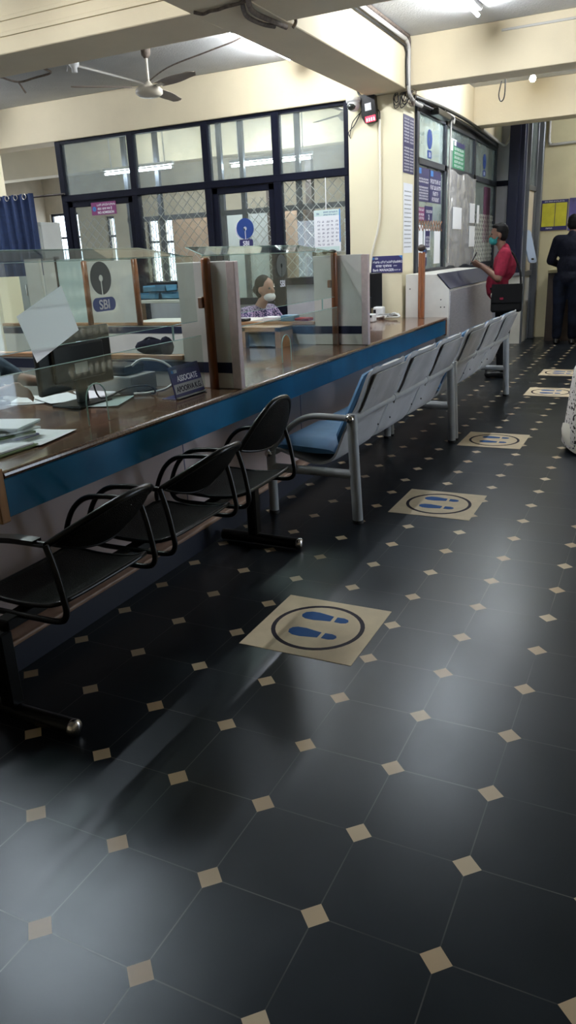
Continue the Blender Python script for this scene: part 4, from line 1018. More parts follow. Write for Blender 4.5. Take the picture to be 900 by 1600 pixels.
# bubble wrap sheet and papers on the second pane
t = MB(); rows = []
for i in range(13):
    z = 1.30 + i * 0.097; rows.append([(-1.113 + 0.003 * math.sin(j * 1.3 + i * 0.4) + 0.003 * math.sin(i * 1.1 + j * 0.5), 8.87 + 1.58 * j / 12, z + (0.02 * math.sin(j) if i in (0, 12) else 0)) for j in range(13)])
t = tag(t.grid(rows, True, 0.003).build('plastic_sheet', M['bubble']), 'wrinkled translucent plastic sheet hanging over the second cabin pane', 'plastic sheet')
for y, z, w, h, l_ in ((9.13, 1.77, 0.48, 0.27, 'white paper on the plastic sheet, left one'), (10.10, 1.86, 0.30, 0.26, 'white paper at the right edge of the plastic sheet, upper one'), (10.10, 1.54, 0.34, 0.28, 'white paper at the right edge of the plastic sheet, lower one'), (10.55, 1.86, 0.14, 0.25, 'narrow white paper right of the plastic sheet')):
    f = wall_x(-1.102, y, z); sign('paper_notice', l_, 'paper', f, w, h, 'paper', th=0.002, group='papers on the cabin panes')
f = cab(11.2, 1.6); sign('cabin_poster', 'tall reddish poster on the last cabin pane behind the man in red', 'poster', f, 0.45, 0.8, 'poster')
# yellow notice board and poster on the end wall
f = wall_y(-0.49, 12.5, 1.74); f = wall_y(-0.49, YB, 1.74)
t = sign('notice_board', 'navy notice board with two yellow sheets on the cream end wall', 'notice board', f, 0.42, 0.47, 'signnavy', th=0.02)
for u, w in ((0.015, 0.20), (0.225, 0.18)): f.box(MB(), u, u + w, 0.06, 0.42, 0.02, 0.022).build('yellow_sheet', M['yellow'], t)
l = MB(); scribble(l, f, 0.05, 0.36, 0.435, 0.02, 0.021); scribble(l, f, 0.09, 0.2, 0.02, 0.025, 0.021); l.build('writing', M['letter'], t)
f = wall_y(-0.055, YB, 1.72); sign('wall_poster', 'purple and blue poster beside the yellow notice board', 'poster', f, 0.75, 0.50, 'purple', th=0.008)
# wall pipe
tag(MB().tube(smooth_path([(-0.43, YB - 0.03, 3.5), (-0.43, YB - 0.03, 3.12), (-0.41, YB - 0.03, 3.06), (-0.35, YB - 0.03, 3.035), (0.4, YB - 0.03, 3.05), (1.5, YB - 0.03, 3.05)], 4), 0.022, 8).build('conduit_pipe', M['conduit']), 'cream conduit pipe bending along the end wall above the notice board', 'pipe')
t = thing('slip_board', 'pale blue plastic board leaning out from the far door frame', 'board', (-0.5, 11.9, 1.25))
bf = Frame((-0.515, 11.75, 1.26), Vector((0.55, 0.83, 0)), Vector((-0.12, -0.08, 0.5)))
mb = MB(); mb.prism([(u + 0.09, v + 0.25) for u, v in rrect(0.18, 0.52, 0.05)], bf, -0.012, 0.012); mb.build('panel', M['slab'], t)
mb = MB(); mb.prism([(u + 0.09, v + 0.05) for u, v in rrect(0.06, 0.03, 0.014)], bf, 0.012, 0.014); mb.build('slot', M['plasticblack'], t)
MB().cyl((-0.55, 11.93, 1.30), (-0.49, 11.85, 1.30), 0.015, 8).build('bracket', M['steelframe'], t)
t = thing('writing_desk', 'dark writing desk with pale ledge against the cream end wall', 'desk', (0.6, 12.2, 0))
MB().box((-0.24, 12.02, 0), (1.9, 12.58, 1.08)).build('body', M['darkwood'], t); MB().box((-0.24, 11.96, 1.08), (1.9, 12.59, 1.13), 0.006).build('ledge', M['yellowwall'], t)

# ================================================================== CEILING FITTINGS, CONDUITS, CAMERAS
t = thing('ceiling_fan', 'old cream three blade ceiling fan over the staff area', 'ceiling fan', (-3.33, 5.72, H))
fx, fy = -3.33, 5.72
MB().lathe([(0.018, H), (0.05, H - 0.02), (0.045, H - 0.09), (0.02, H - 0.12)], (fx, fy, 0), 16).build('canopy', M['wiredirt'], t)
MB().cyl((fx, fy, H - 0.05), (fx, fy, 3.17), 0.014, 10).build('rod', M['fan'], t)
MB().lathe([(0.02, 3.23), (0.04, 3.20), (0.10, 3.185), (0.135, 3.155), (0.135, 3.12), (0.10, 3.095), (0.05, 3.085), (0.0, 3.083)], (fx, fy, 0), 24).build('motor', M['fan'], t)
def blade(az):
    R = Matrix.Translation((fx, fy, 3.175)) @ Matrix.Rotation(az, 4, 'Z') @ Matrix.Rotation(math.radians(-10), 4, 'X')
    mb = MB(); rows = []
    for i in range(13):
        q = i / 12; r = 0.17 + 0.58 * q; w = 0.055 + 0.02 * math.sin(PI * min(1, q * 1.3)) ; w *= math.sqrt(max(0.02, 1 - max(0, (q - 0.88) / 0.12) ** 2))
        rows.append([R @ Vector((r, w * s, 0.01 * (1 - s * s))) for s in (-1, -0.5, 0, 0.5, 1)])
    mb.grid(rows, True, 0.004); o = mb.build('blade', M['fanblade'], t)
    MB().box((0.11, -0.025, -0.006), (0.24, 0.025, 0.0), 0.002, 1, R).build('blade_iron', M['fan'], o)
BA = -0.35
for k in range(3): blade(BA + k * 2 * PI / 3)
# back office fan
t = thing('ceiling_fan', 'second ceiling fan dim behind the transom panes of the back office', 'ceiling fan', (-2.2, 8.6, H)); fx, fy = -2.25, 8.4
MB().lathe([(0.018, H), (0.05, H - 0.02), (0.02, H - 0.1)], (fx, fy, 0), 12).build('canopy', M['fan'], t); MB().cyl((fx, fy, H - 0.05), (fx, fy, 3.17), 0.014, 8).build('rod', M['fan'], t)
MB().lathe([(0.02, 3.23), (0.10, 3.185), (0.135, 3.14), (0.10, 3.095), (0.0, 3.083)], (fx, fy, 0), 20).build('motor', M['fan'], t)
for k in range(3): blade(0.5 + k * 2 * PI / 3)
# rod with lamp holder, dusty wires
o = MB().tube([(-4.37, 5.55, H - 0.018), (-4.27, 7.1, H - 0.018)], 0.014, 8).build('conduit_pipe', M['conduit']); tag(o, 'straight cream conduit on the staff ceiling left of the fan', 'pipe')
t = thing('lamp_holder', 'white lamp holder under the staff ceiling left of the fan', 'lamp holder', (-4.3, 5.78, H))
MB().lathe([(0.055, H), (0.055, H - 0.03), (0.045, H - 0.05), (0.03, H - 0.06), (0.03, H - 0.10), (0.02, H - 0.105)], (-4.30, 5.80, 0), 16).build('body', M['plasticwhite'], t)
MB().tube([(-4.36, 5.78, H - 0.02), (-4.37, 5.76, H - 0.09)], 0.004, 6).build('wire', M['plasticwhite'], t)
o = MB().tube(smooth_path([(-4.40, 5.56, H - 0.015), (-4.62, 5.66, H - 0.03), (-4.75, 5.95, H - 0.02), (-5.05, 6.02, H - 0.02), (-5.30, 6.02, H - 0.03), (-5.28, 5.72, H - 0.03), (-5.35, 5.55, H - 0.015)], 6), 0.011, 6).build('ceiling_wire', M['wiredirt']); tag(o, 'dusty sagging wire on the staff ceiling at far left', 'wire')
o = MB().tube(smooth_path([(-5.30, 6.02, H - 0.03), (-5.33, 6.12, H - 0.09), (-5.32, 6.14, H - 0.12)], 4), 0.010, 6).build('ceiling_wire', M['wiredirt']); tag(o, 'short loose wire end hanging from the dusty wire at far left', 'wire')
o = MB().tube(smooth_path([(-4.3, 7.05, H - 0.02), (-3.6, 6.5, H - 0.03), (-2.9, 6.2, H - 0.03), (-2.4, 6.0, H - 0.02), (-1.9, 5.55, H - 0.02)], 6), 0.008, 6).build('ceiling_wire', M['wiredirt']); tag(o, 'thin dusty wire crossing the staff ceiling behind the fan', 'wire')
# strips on the cross beam face
for z, x1, l_ in ((3.305, -1.9, 'upper wire casing strip on the cross beam at top left'), (3.205, -1.55, 'lower wire casing strip on the cross beam at top left')):
    o = MB().box((-7.5, 3.676, z - 0.014), (x1, 3.694, z + 0.014), 0.002, 1).build('casing_strip', M['cream']); tag(o, l_, 'casing strip', 'casing strips on the cross beam')
o = MB().box((-0.15, 7.026, 3.455), (1.6, 7.045, 3.475), 0.002, 1).build('casing_strip', M['conduit']); tag(o, 'short wire casing strip high on the right hand beam', 'casing strip', None)
# conduits along the long beam
def pipe(pts, r, m, label, name='conduit_pipe', cat='pipe', group=None, n=5):
    o = MB().tube(smooth_path(pts, n), r, 8).build(name, M[m]); return tag(o, label, cat, group)
pipe([(-1.045, 4.3, 3.49), (-1.045, 6.6, 3.49), (-1.045, 6.88, 3.485), (-1.045, 6.97, 3.44), (-1.045, 6.98, 3.36), (-1.045, 6.98, 3.12), (-1.045, 7.02, 3.03), (-1.06, 7.25, 2.99), (-1.06, 7.5, 2.99)], 0.021, 'conduit', 'cream conduit along the top of the long beam, turning down at the pillar')
pipe([(-1.05, 4.3, 3.535), (-1.05, 6.7, 3.535), (-1.05, 6.98, 3.53), (-1.05, 7.015, 3.44), (-1.05, 7.015, 3.10), (-1.06, 7.2, 2.96)], 0.018, 'wiredirt', 'dark conduit above the cream conduit on the long beam')
pipe([(-1.06, 4.3, 3.45), (-1.06, 6.6, 3.45), (-1.06, 6.93, 3.42), (-1.06, 6.95, 3.3), (-1.05, 6.95, 3.1)], 0.011, 'cableb', 'black cable under the cream conduit on the long beam', 'loose_cable', 'cable')
pipe([(-1.06, 7.25, 3.04), (-1.03, 8.2, 3.07), (-1.03, 9.6, 3.08), (-1.03, 10.9, 3.03), (-1.03, 11.85, 3.03)], 0.020, 'cableb', 'thick black cable running along the top of the cash cabin', 'loose_cable', 'cable')
pipe([(-1.06, 7.25, 3.0), (-1.06, 8.2, 3.02), (-1.06, 9.6, 3.04), (-1.06, 10.9, 3.0), (-1.05, 11.6, 2.97)], 0.014, 'cableb', 'thinner black cable below the thick cable on the cash cabin', 'loose_cable', 'cable')
pipe([(-1.03, 10.4, 3.08), (-1.02, 11.2, 3.04), (-1.02, 11.85, 3.02), (-0.98, 11.93, 3.05), (-0.93, 11.95, 3.14), (-0.92, 11.96, 3.3)], 0.02, 'conduit', 'cream conduit bending up at the far corner of the cash cabin')
pipe([(-1.04, 8.45, 3.055), (-1.04, 8.75, 3.05), (-1.045, 8.85, 3.04), (-1.05, 8.87, 2.98), (-1.085, 8.86, 2.9), (-1.085, 8.86, 1.35)], 0.011, 'conduit', 'white pipe running down the post between the first two cabin panes')
pipe([(-1.40, 7.115, 2.85), (-1.40, 7.115, 2.0), (-1.43, 7.115, 1.75), (-1.50, 7.115, 1.50), (-1.53, 7.115, 1.20), (-1.53, 7.115, 0.84)], 0.013, 'conduitlight', 'thin cream conduit running down the front of the pillar', n=4)
pipe([(-1.02, 3.55, 3.06), (-1.12, 3.80, 3.055), (-1.11, 4.10, 3.055), (-1.10, 4.26, 3.058)], 0.018, 'wiredirt', 'dark pipe under the crossing of the two beams, longer one')
pipe([(-1.10, 3.62, 3.06), (-1.20, 3.86, 3.055), (-1.20, 4.08, 3.055), (-1.16, 4.20, 3.058)], 0.015, 'wiredirt', 'dark pipe under the crossing of the two beams, shorter one')
pipe([(-1.475, 3.64, 3.07), (-1.43, 3.68, 3.062), (-1.37, 3.67, 3.066), (-1.30, 3.66, 3.062), (-1.24, 3.66, 3.068), (-1.12, 3.63, 3.062), (-1.05, 3.60, 3.062)], 0.011, 'wiredirt', 'dusty cable bundle under the crossing of the two beams', 'loose_cable', 'cable')
pipe([(-1.07, 4.31, 3.06), (-1.05, 4.32, 3.10), (-1.06, 4.29, 3.16)], 0.012, 'wiredirt', 'short bent wire end on the long beam beside the crossing', 'loose_cable', 'cable')
# wire tangle at the pillar top
for k in range(9):
    base = Vector((-1.24 + 0.025 * k + random.uniform(-0.02, 0.02), 7.10 + random.uniform(-0.04, 0.0), 3.07)); rr = random.uniform(0.025, 0.06); sw = random.uniform(-0.7, 0.7)
    pts = [base, base + Vector((-rr * 0.8 + 0.02 * sw, -0.02, -0.05)), base + Vector((-rr * 0.5 + 0.05 * sw, -0.03, -0.07 - rr * random.uniform(0.5, 2.0))), base + Vector((rr * 0.6 + 0.05 * sw, -0.03, -0.06 - rr * random.uniform(0.4, 1.6))), base + Vector((rr * random.uniform(0.6, 1.2), -0.01, 0.0))]
    pipe(pts, random.uniform(0.0035, 0.0055), random.choice(('cableb', 'wiredirt', 'cableb')), 'dark wire loop in the tangle at the top of the pillar', 'wire_loop', 'wire', 'wire loops at the pillar top')
pipe([(-0.36, 8.2, 3.25), (-0.385, 8.2, 3.12), (-0.36, 8.2, 3.05), (-0.325, 8.2, 3.09), (-0.32, 8.2, 3.25), (-0.33, 8.2, 3.55)], 0.007, 'cableb', 'black wire loop hanging from the ceiling beyond the right hand beam', 'hanging_wire', 'wire')
# dome camera
t = thing('dome_camera', 'white dome camera with dark lens at the top of the pillar', 'security camera', (-1.66, 7.08, 3.06))
MB().lathe([(0.03, 3.08), (0.075, 3.075), (0.08, 3.05), (0.075, 3.03)], (-1.665, 7.04, 0), 20).build('base', M['plasticwhite'], t)
MB().ball((-1.66, 7.03, 3.0), (0.068, 0.068, 0.062)).build('housing', M['plasticwhite'], t); MB().ball((-1.668, 6.995, 2.985), (0.052, 0.045, 0.036)).build('lens', M['screen'], t)
# alarm box
t = thing('alarm_box', 'black alarm box with glowing red lights on the pillar', 'alarm', (-1.5, 7.08, 2.95))
af = Frame((-1.575, 7.125, 2.815), Vector((1, 0, 0.10)), Vector((-0.10, 0, 1)))
mb = MB(); mb.prism([(0.035, 0), (0.145, 0), (0.165, 0.02), (0.165, 0.26), (0.15, 0.275), (0.02, 0.275), (0.005, 0.26), (0.005, 0.06)], af, 0.0, 0.075); mb.build('case', M['plasticblack'], t)
af.box(MB(), 0.05, 0.12, 0.115, 0.185, 0.075, 0.079).build('label_plate', M['plasticwhite'], t)
af.box(MB(), 0.045, 0.155, 0.004, 0.06, 0.075, 0.08).build('light_bar', M['led'], t)
l = MB()
for k in range(4): af.box(l, 0.057 + k * 0.026, 0.067 + k * 0.026, 0.012, 0.040, 0.08, 0.0815)
l.build('light_segments', M['ledw'], t)
MB().tube(smooth_path([af(0.02, 0.26, 0.03), af(-0.02, 0.30, 0.02), af(-0.04, 0.36, 0.02)], 4), 0.012, 6).build('cable', M['cableb'], t)
for k, pts in enumerate(([(-1.62, 7.10, 2.93), (-1.70, 7.11, 2.86), (-1.72, 7.11, 2.80), (-1.74, 7.11, 2.72)], [(-1.60, 7.10, 2.95), (-1.68, 7.11, 2.83), (-1.75, 7.11, 2.76), (-1.73, 7.11, 2.70)], [(-1.44, 7.11, 2.96), (-1.40, 7.115, 2.92), (-1.40, 7.115, 2.85)])):
    pipe(pts, 0.005, 'cableb', ('thin black wire trailing below the dome camera', 'second thin wire crossing below the dome camera', 'short wire joining the alarm box to the pillar conduit')[k], 'thin_wire', 'wire')
# bullet camera on the cabin
t = thing('bullet_camera', 'black bullet camera pointing out over the first cabin pane', 'security camera', (-1.0, 8.2, 3.0))
MB().box((-1.09, 7.95, 2.96), (-0.99, 8.5, 3.03), 0.012).build('housing', M['plasticblack'], t); MB().cyl((-1.04, 7.95, 2.995), (-1.04, 7.93, 2.995), 0.028, 14).build('lens', M['screen'], t); MB().box((-1.06, 8.3, 3.03), (-1.02, 8.36, 3.07)).build('bracket', M['plasticblack'], t)

# ================================================================== CURTAIN AT THE LEFT
t = thing('window_curtain', 'dark navy eyelet curtain hanging from a rod at the left edge', 'curtain', (-6.8, 6.99, 2.45))
rows = []
for i in range(12):
    z = 2.475 - i * 0.095
    rows.append([(-7.45 + 1.24 * j / 60 + 0.01 * i / 11, 6.97 + (0.045 + 0.01 * math.sin(j * 0.7)) * math.sin(j * 2 * PI / 7.5 + 0.1 * i * math.sin(j)), z) for j in range(61)])
MB().grid(rows, True, 0.004).build('cloth', M['curtain'], t)
for k in range(9):
    j = 1.9 + k * 7.5; x = -7.45 + 1.24 * j / 60
    if j < 60: MB().tube([(x + 0.0, 6.925 + 0.0 + 0.006, 2.435) if False else (x + 0.033 * math.cos(a), 6.918, 2.435 + 0.033 * math.sin(a)) for a in [q * PI / 7 for q in range(14)]], 0.007, 6, closed=True).build('eyelet', M['chrome'], t)
o = MB().cyl((-7.5, 6.97, 2.43), (-5.82, 7.14, 2.445), 0.013, 10).build('curtain_rod', M['darkwood']); tag(o, 'thin dark curtain rod running to the glazed partition post', 'curtain rod')
# blue trays and shelf seen past the posts
t = thing('tray_table', 'pale shelf table behind the dividers carrying blue trays', 'table', (-3.75, 6.3, 0))
MB().box((-4.35, 6.1, 1.08), (-3.2, 6.6, 1.115), 0.004, 1).build('top', M['white'], t)
for x in (-4.32, -3.26): MB().box((x, 6.12, 0), (x + 0.04, 6.58, 1.08)).build('side_panel', M['cap'], t)
MB().box((-4.28, 6.15, 0.80), (-3.26, 6.55, 0.83)).build('shelf', M['cap'], t)
for k, (x, z, l_) in enumerate(((-3.95, 1.116, 'blue plastic tray on the pale shelf table, left one'), (-3.60, 1.116, 'blue plastic tray on the pale shelf table, right one'), (-3.85, 1.197, 'blue plastic tray stacked on the left tray'))):
    t = thing('document_tray', l_, 'tray', (x, 6.32, z), 'blue trays on the shelf table'); mb = MB()
    mb.box((x - 0.16, 6.2, z), (x + 0.16, 6.44, z + 0.012)); mb.box((x - 0.16, 6.2, z), (x - 0.15, 6.44, z + 0.075)); mb.box((x + 0.15, 6.2, z), (x + 0.16, 6.44, z + 0.075)); mb.box((x - 0.16, 6.2, z), (x + 0.16, 6.21, z + 0.06)); mb.box((x - 0.16, 6.43, z), (x + 0.16, 6.44, z + 0.075))
    mb.build('body', M['trayblue'], t); MB().box((x - 0.13, 6.22, z + 0.012), (x + 0.13, 6.42, z + 0.04)).build('papers', M['paper'], t)
t = thing('storage_screen', 'tall pale screen with pale blue panel behind the left end of the counter', 'partition', (-4.1, 5.0, 0))
MB().box((-4.62, 5.0, 0), (-4.42, 5.04, 1.62)).box((-4.37, 5.0, 0), (-4.20, 5.04, 1.62)).build('frame', M['white'], t); MB().box((-4.18, 5.0, 0), (-3.86, 5.03, 1.60)).build('blue_panel', M['paper2'], t); MB().box((-4.20, 4.99, 0), (-4.18, 5.05, 1.63)).build('post', M['darkwood'], t)
# ================================================================== PEOPLE (local: X forward, Y left, Z up)
def finger(segs, base, d, bend, ln, r=0.0085):
    p = Vector(base); d = Vector(d).normalized(); bend = Vector(bend)
    for k, f in enumerate((0.42, 0.33, 0.25)):
        q = p + d * ln * f; segs.append((tuple(p), r * (1 - 0.08 * k), tuple(q), r * (0.92 - 0.08 * k))); p = q; d = (d + bend).normalized()
def hand(segs, balls, wrist, d, side, curl, k=1.0):
    """palm, four unequal fingers bent round what they hold, thumb off the side of the palm"""
    w = Vector(wrist); d = Vector(d).normalized(); side = Vector(side).normalized(); c = Vector(curl).normalized()
    pe = w + d * 0.085 * k
    for s in (-0.028, -0.009, 0.009, 0.028): segs.append((tuple(w + side * s * 0.7 * k), 0.016 * k, tuple(pe + side * s * k), 0.0125 * k))
    for s, ln in ((-0.030, 0.060), (-0.010, 0.074), (0.010, 0.080), (0.030, 0.071)):
        finger(segs, pe + side * s * k, d + c * 0.25, c * 0.75, ln * k, 0.0088 * k)
    tb = w + d * 0.03 * k + side * 0.03 * k
    finger(segs, tb, d * 0.6 + side * 0.8 + c * 0.3, d * 0.5 + c * 0.25 - side * 0.2, 0.07 * k, 0.0105 * k)
def standing(root, arms, cloth, legs_m, hair_m, skin_m, lean=0.0, head=(0.10, 0, 1.675), k=1.0, full_sleeve=False, belly=0.03, mask=None, vox=0.0085, feet=None):
    S = lambda p: tuple(Vector(p) * k)
    segs, balls = [], []
    sh = lambda y: (lean * 0.9, y, 1.455)
    hp = 0.10
    feet = feet or ((0.0, 0.11), (0.0, -0.11))
    hx, hy, hz = head
    segs.append((S((lean * 0.95, 0, 1.46)), 0.060 * k, S((hx - 0.025, 0, hz - 0.085)), 0.052 * k))
    balls.append((S((hx, 0, hz + 0.02)), (0.098 * k, 0.076 * k, 0.108 * k)))
    balls.append((S((hx + 0.03, 0, hz - 0.055)), (0.062 * k, 0.056 * k, 0.062 * k)))
    segs.append((S((hx + 0.088, 0, hz + 0.012)), 0.012 * k, S((hx + 0.112, 0, hz - 0.022)), 0.016 * k))
    balls.append((S((hx + 0.085, 0, hz - 0.066)), (0.016 * k, 0.026 * k, 0.011 * k)))
    for s in (1, -1): balls.append((S((hx - 0.008, s * 0.077, hz - 0.005)), (0.022 * k, 0.013 * k, 0.034 * k)))
    balls.append((S((lean * 0.7, 0, 1.33)), (0.125 * k, 0.185 * k, 0.19 * k)))
    balls.append((S((lean * 0.3 + belly, 0, 1.10)), (0.125 * k, 0.165 * k, 0.18 * k)))
    balls.append((S((0, 0, 0.95)), (0.125 * k, 0.175 * k, 0.13 * k)))
    for i, s in enumerate((1, -1)):
        fx, fy = feet[i]
        segs.append((S((0, s * hp, 0.93)), 0.105 * k, S((fx * 0.5 + 0.015, (s * hp + fy) / 2, 0.50)), 0.066 * k))
        segs.append((S((fx * 0.5 + 0.015, (s * hp + fy) / 2, 0.50)), 0.066 * k, S((fx, fy, 0.08)), 0.042 * k))
        segs.append((S((fx, fy, 0.045)), 0.040 * k, S((fx + 0.15, fy + s * 0.02, 0.035)), 0.030 * k))
        el, wr, hd, sd, cu = arms[i]
        a0 = sh(s * 0.185)
        segs.append((S(a0), 0.062 * k, S(el), 0.046 * k)); segs.append((S(el), 0.046 * k, S(wr), 0.028 * k))
        hand(segs, balls, Vector(S(wr)), hd, sd, cu, k * 1.05)
        segs.append((S((lean * 0.9, 0, 1.45)), 0.07 * k, S(a0), 0.066 * k))
    blob(segs, balls, vox * k, M[skin_m], 'body', root, 5)
    # shirt
    cs, cb = [], []
    g = 0.016
    cb += [(S((lean * 0.7, 0, 1.33)), ((0.125 + g) * k, (0.185 + g) * k, 0.19 * k)), (S((lean * 0.3 + belly, 0, 1.10)), ((0.125 + g) * k, (0.165 + g) * k, 0.2 * k)), (S((0.0, 0, 0.94)), ((0.125 + g * 1.6) * k, (0.175 + g * 1.6) * k, 0.125 * k))]
    for i, s in enumerate((1, -1)):
        a0 = Vector(sh(s * 0.185)); el = Vector(arms[i][0]); wr = Vector(arms[i][1])
        cs.append((S((lean * 0.9, 0, 1.45)), 0.078 * k, S(a0), 0.078 * k))
        e = el if full_sleeve else a0.lerp(el, 0.78)
        cs.append((S(a0), 0.078 * k, S(e), 0.066 * k))
        if full_sleeve: cs.append((S(el), 0.062 * k, S(el.lerp(wr, 0.9)), 0.042 * k))
    cs.append((S((lean * 0.9, 0, 1.48)), 0.072 * k, S((lean * 0.95 + 0.01, 0, 1.525)), 0.064 * k))
    blob(cs, cb, 0.011 * k, M[cloth], 'shirt', root, 4)
    # trousers
    ts, tb = [], [(S((0, 0, 0.93)), ((0.125 + g) * k, (0.175 + g) * k, 0.13 * k))]
    for i, s in enumerate((1, -1)):
        fx, fy = feet[i]; kn = S((fx * 0.5 + 0.012, (s * hp + fy) / 2, 0.50))
        ts.append((S((0, s * hp, 0.92)), 0.118 * k, kn, 0.085 * k)); ts.append((kn, 0.085 * k, S((fx, fy, 0.12)), 0.068 * k))
    blob(ts, tb, 0.012 * k, M[legs_m], 'trousers', root, 4)
    for i, s in enumerate((1, -1)):
        fx, fy = feet[i]
        blob([(S((fx - 0.01, fy, 0.05)), 0.050 * k, S((fx + 0.17, fy + s * 0.02, 0.042)), 0.042 * k)], [(S((fx + 0.06, fy, 0.02)), (0.15 * k, 0.05 * k, 0.02 * k))], 0.012, M['plasticblack'], 'shoe', root, 2)
    # hair
    blob([], [(S((hx - 0.022, 0, hz + 0.045)), (0.093 * k, 0.083 * k, 0.098 * k)), (S((hx - 0.045, 0, hz - 0.005)), (0.062 * k, 0.078 * k, 0.08 * k)), (S((hx + 0.035, 0, hz + 0.10)), (0.055 * k, 0.068 * k, 0.03 * k))], 0.010 * k, M[hair_m], 'hair', root, 3)
    for s in (1, -1): e = MB().ball(S((hx + 0.083, s * 0.034, hz + 0.014)), 0.011 * k); me = e.mesh('eye', M['eye']); o = bpy.data.objects.new('eye', me); COL.objects.link(o); o.parent = root; WM[o] = WM[root]
    if mask:
        blob([(S((hx + 0.03, 0.066, hz - 0.05)), 0.012 * k, S((hx - 0.005, 0.080, hz + 0.0)), 0.004 * k), (S((hx + 0.03, -0.066, hz - 0.05)), 0.012 * k, S((hx - 0.005, -0.080, hz + 0.0)), 0.004 * k)], [(S((hx + 0.05, 0, hz - 0.068)), (0.062 * k, 0.064 * k, 0.047 * k)), (S((hx + 0.09, 0, hz - 0.045)), (0.025 * k, 0.03 * k, 0.03 * k))], 0.007, M[mask], 'face_mask', root, 3)
def local(mb, name, m, root):
    o = bpy.data.objects.new(name, mb.mesh(name, m)); COL.objects.link(o); o.parent = root; WM[o] = WM[root]; return o

man = thing('person', 'person in red shirt and green mask looking at a phone by the silver cabinet', 'person', (-0.22, 8.25, 0), None, PI + 0.18)
standing(man, [((0.09, 0.285, 1.19), (0.285, 0.13, 1.33), (0.9, -0.35, 0.3), (0.25, 0.5, 0.7), (0.1, -1, 0.2)),
               ((0.10, -0.275, 1.19), (0.28, -0.06, 1.33), (0.9, 0.40, 0.25), (0.25, -0.4, 0.7), (0.1, 1, 0.2))],
         'redshirt', 'trouser', 'hair', 'skin', 0.03, (0.105, 0, 1.675), 0.985, False, 0.09, 'maskm')
ph = thing('phone', 'dark phone held up in both hands by the person in red', 'phone', (0, 0, 0))
W = WM[man] @ Matrix.Translation((0.385, 0.035, 1.405)) @ Matrix.Rotation(math.radians(-28), 4, 'Y') @ Matrix.Rotation(0.1, 4, 'Z')
ph.location = W.translation; ph.rotation_euler = W.to_euler(); WM[ph] = W
local(MB().box((-0.006, -0.038, -0.078), (0.006, 0.038, 0.078), 0.006, 2), 'body', M['plasticblack'], ph); local(MB().box((-0.0075, -0.034, -0.07), (-0.0062, 0.034, 0.07)), 'screen', M['screen'], ph)
bg = thing('shoulder_bag', 'black messenger bag hanging at the hip of the person in red', 'bag', (0, 0, 0))
W = WM[man] @ Matrix.Translation((0.0, 0.275, 0.95)) @ Matrix.Rotation(0.1, 4, 'X'); bg.location = W.translation; bg.rotation_euler = W.to_euler(); WM[bg] = W
local(MB().box((-0.19, -0.05, -0.16), (0.16, 0.05, 0.15), 0.03, 3), 'body', M['bag'], bg); local(MB().box((-0.185, 0.045, -0.06), (0.155, 0.062, 0.155), 0.015, 2), 'flap', M['bag'], bg)
local(MB().box((0.02, 0.062, -0.02), (0.06, 0.066, 0.005), 0.003, 1), 'badge', M['redshirt'], bg); local(MB().ball((0.155, 0.05, 0.03), (0.012, 0.012, 0.03), None, 1), 'buckle', M['chrome'], bg)
local(MB().tube(smooth_path([(-0.17, 0.0, 0.12), (-0.15, -0.03, 0.30), (-0.06, -0.06, 0.50), (0.06, -0.20, 0.575), (0.12, -0.33, 0.48), (0.16, -0.37, 0.30), (0.17, -0.2, 0.14), (0.165, 0.0, 0.11)], 6), 0.012, 6), 'strap', M['bag'], bg)

man2 = thing('person', 'person in dark navy shirt and jeans seen from behind at the far writing desk', 'person', (0.12, 11.62, 0), None, PI / 2)
standing(man2, [((0.10, 0.27, 1.18), (0.34, 0.16, 1.10), (1, -0.2, -0.1), (0, 0.3, 1), (0.2, 0, -1)), ((0.10, -0.27, 1.18), (0.34, -0.12, 1.10), (1, 0.2, -0.1), (0, -0.3, 1), (0.2, 0, -1))],
         'navyshirt', 'jeans', 'hair', 'skin', 0.07, (0.15, 0, 1.665), 1.08, True, 0.0, None, 0.0095)

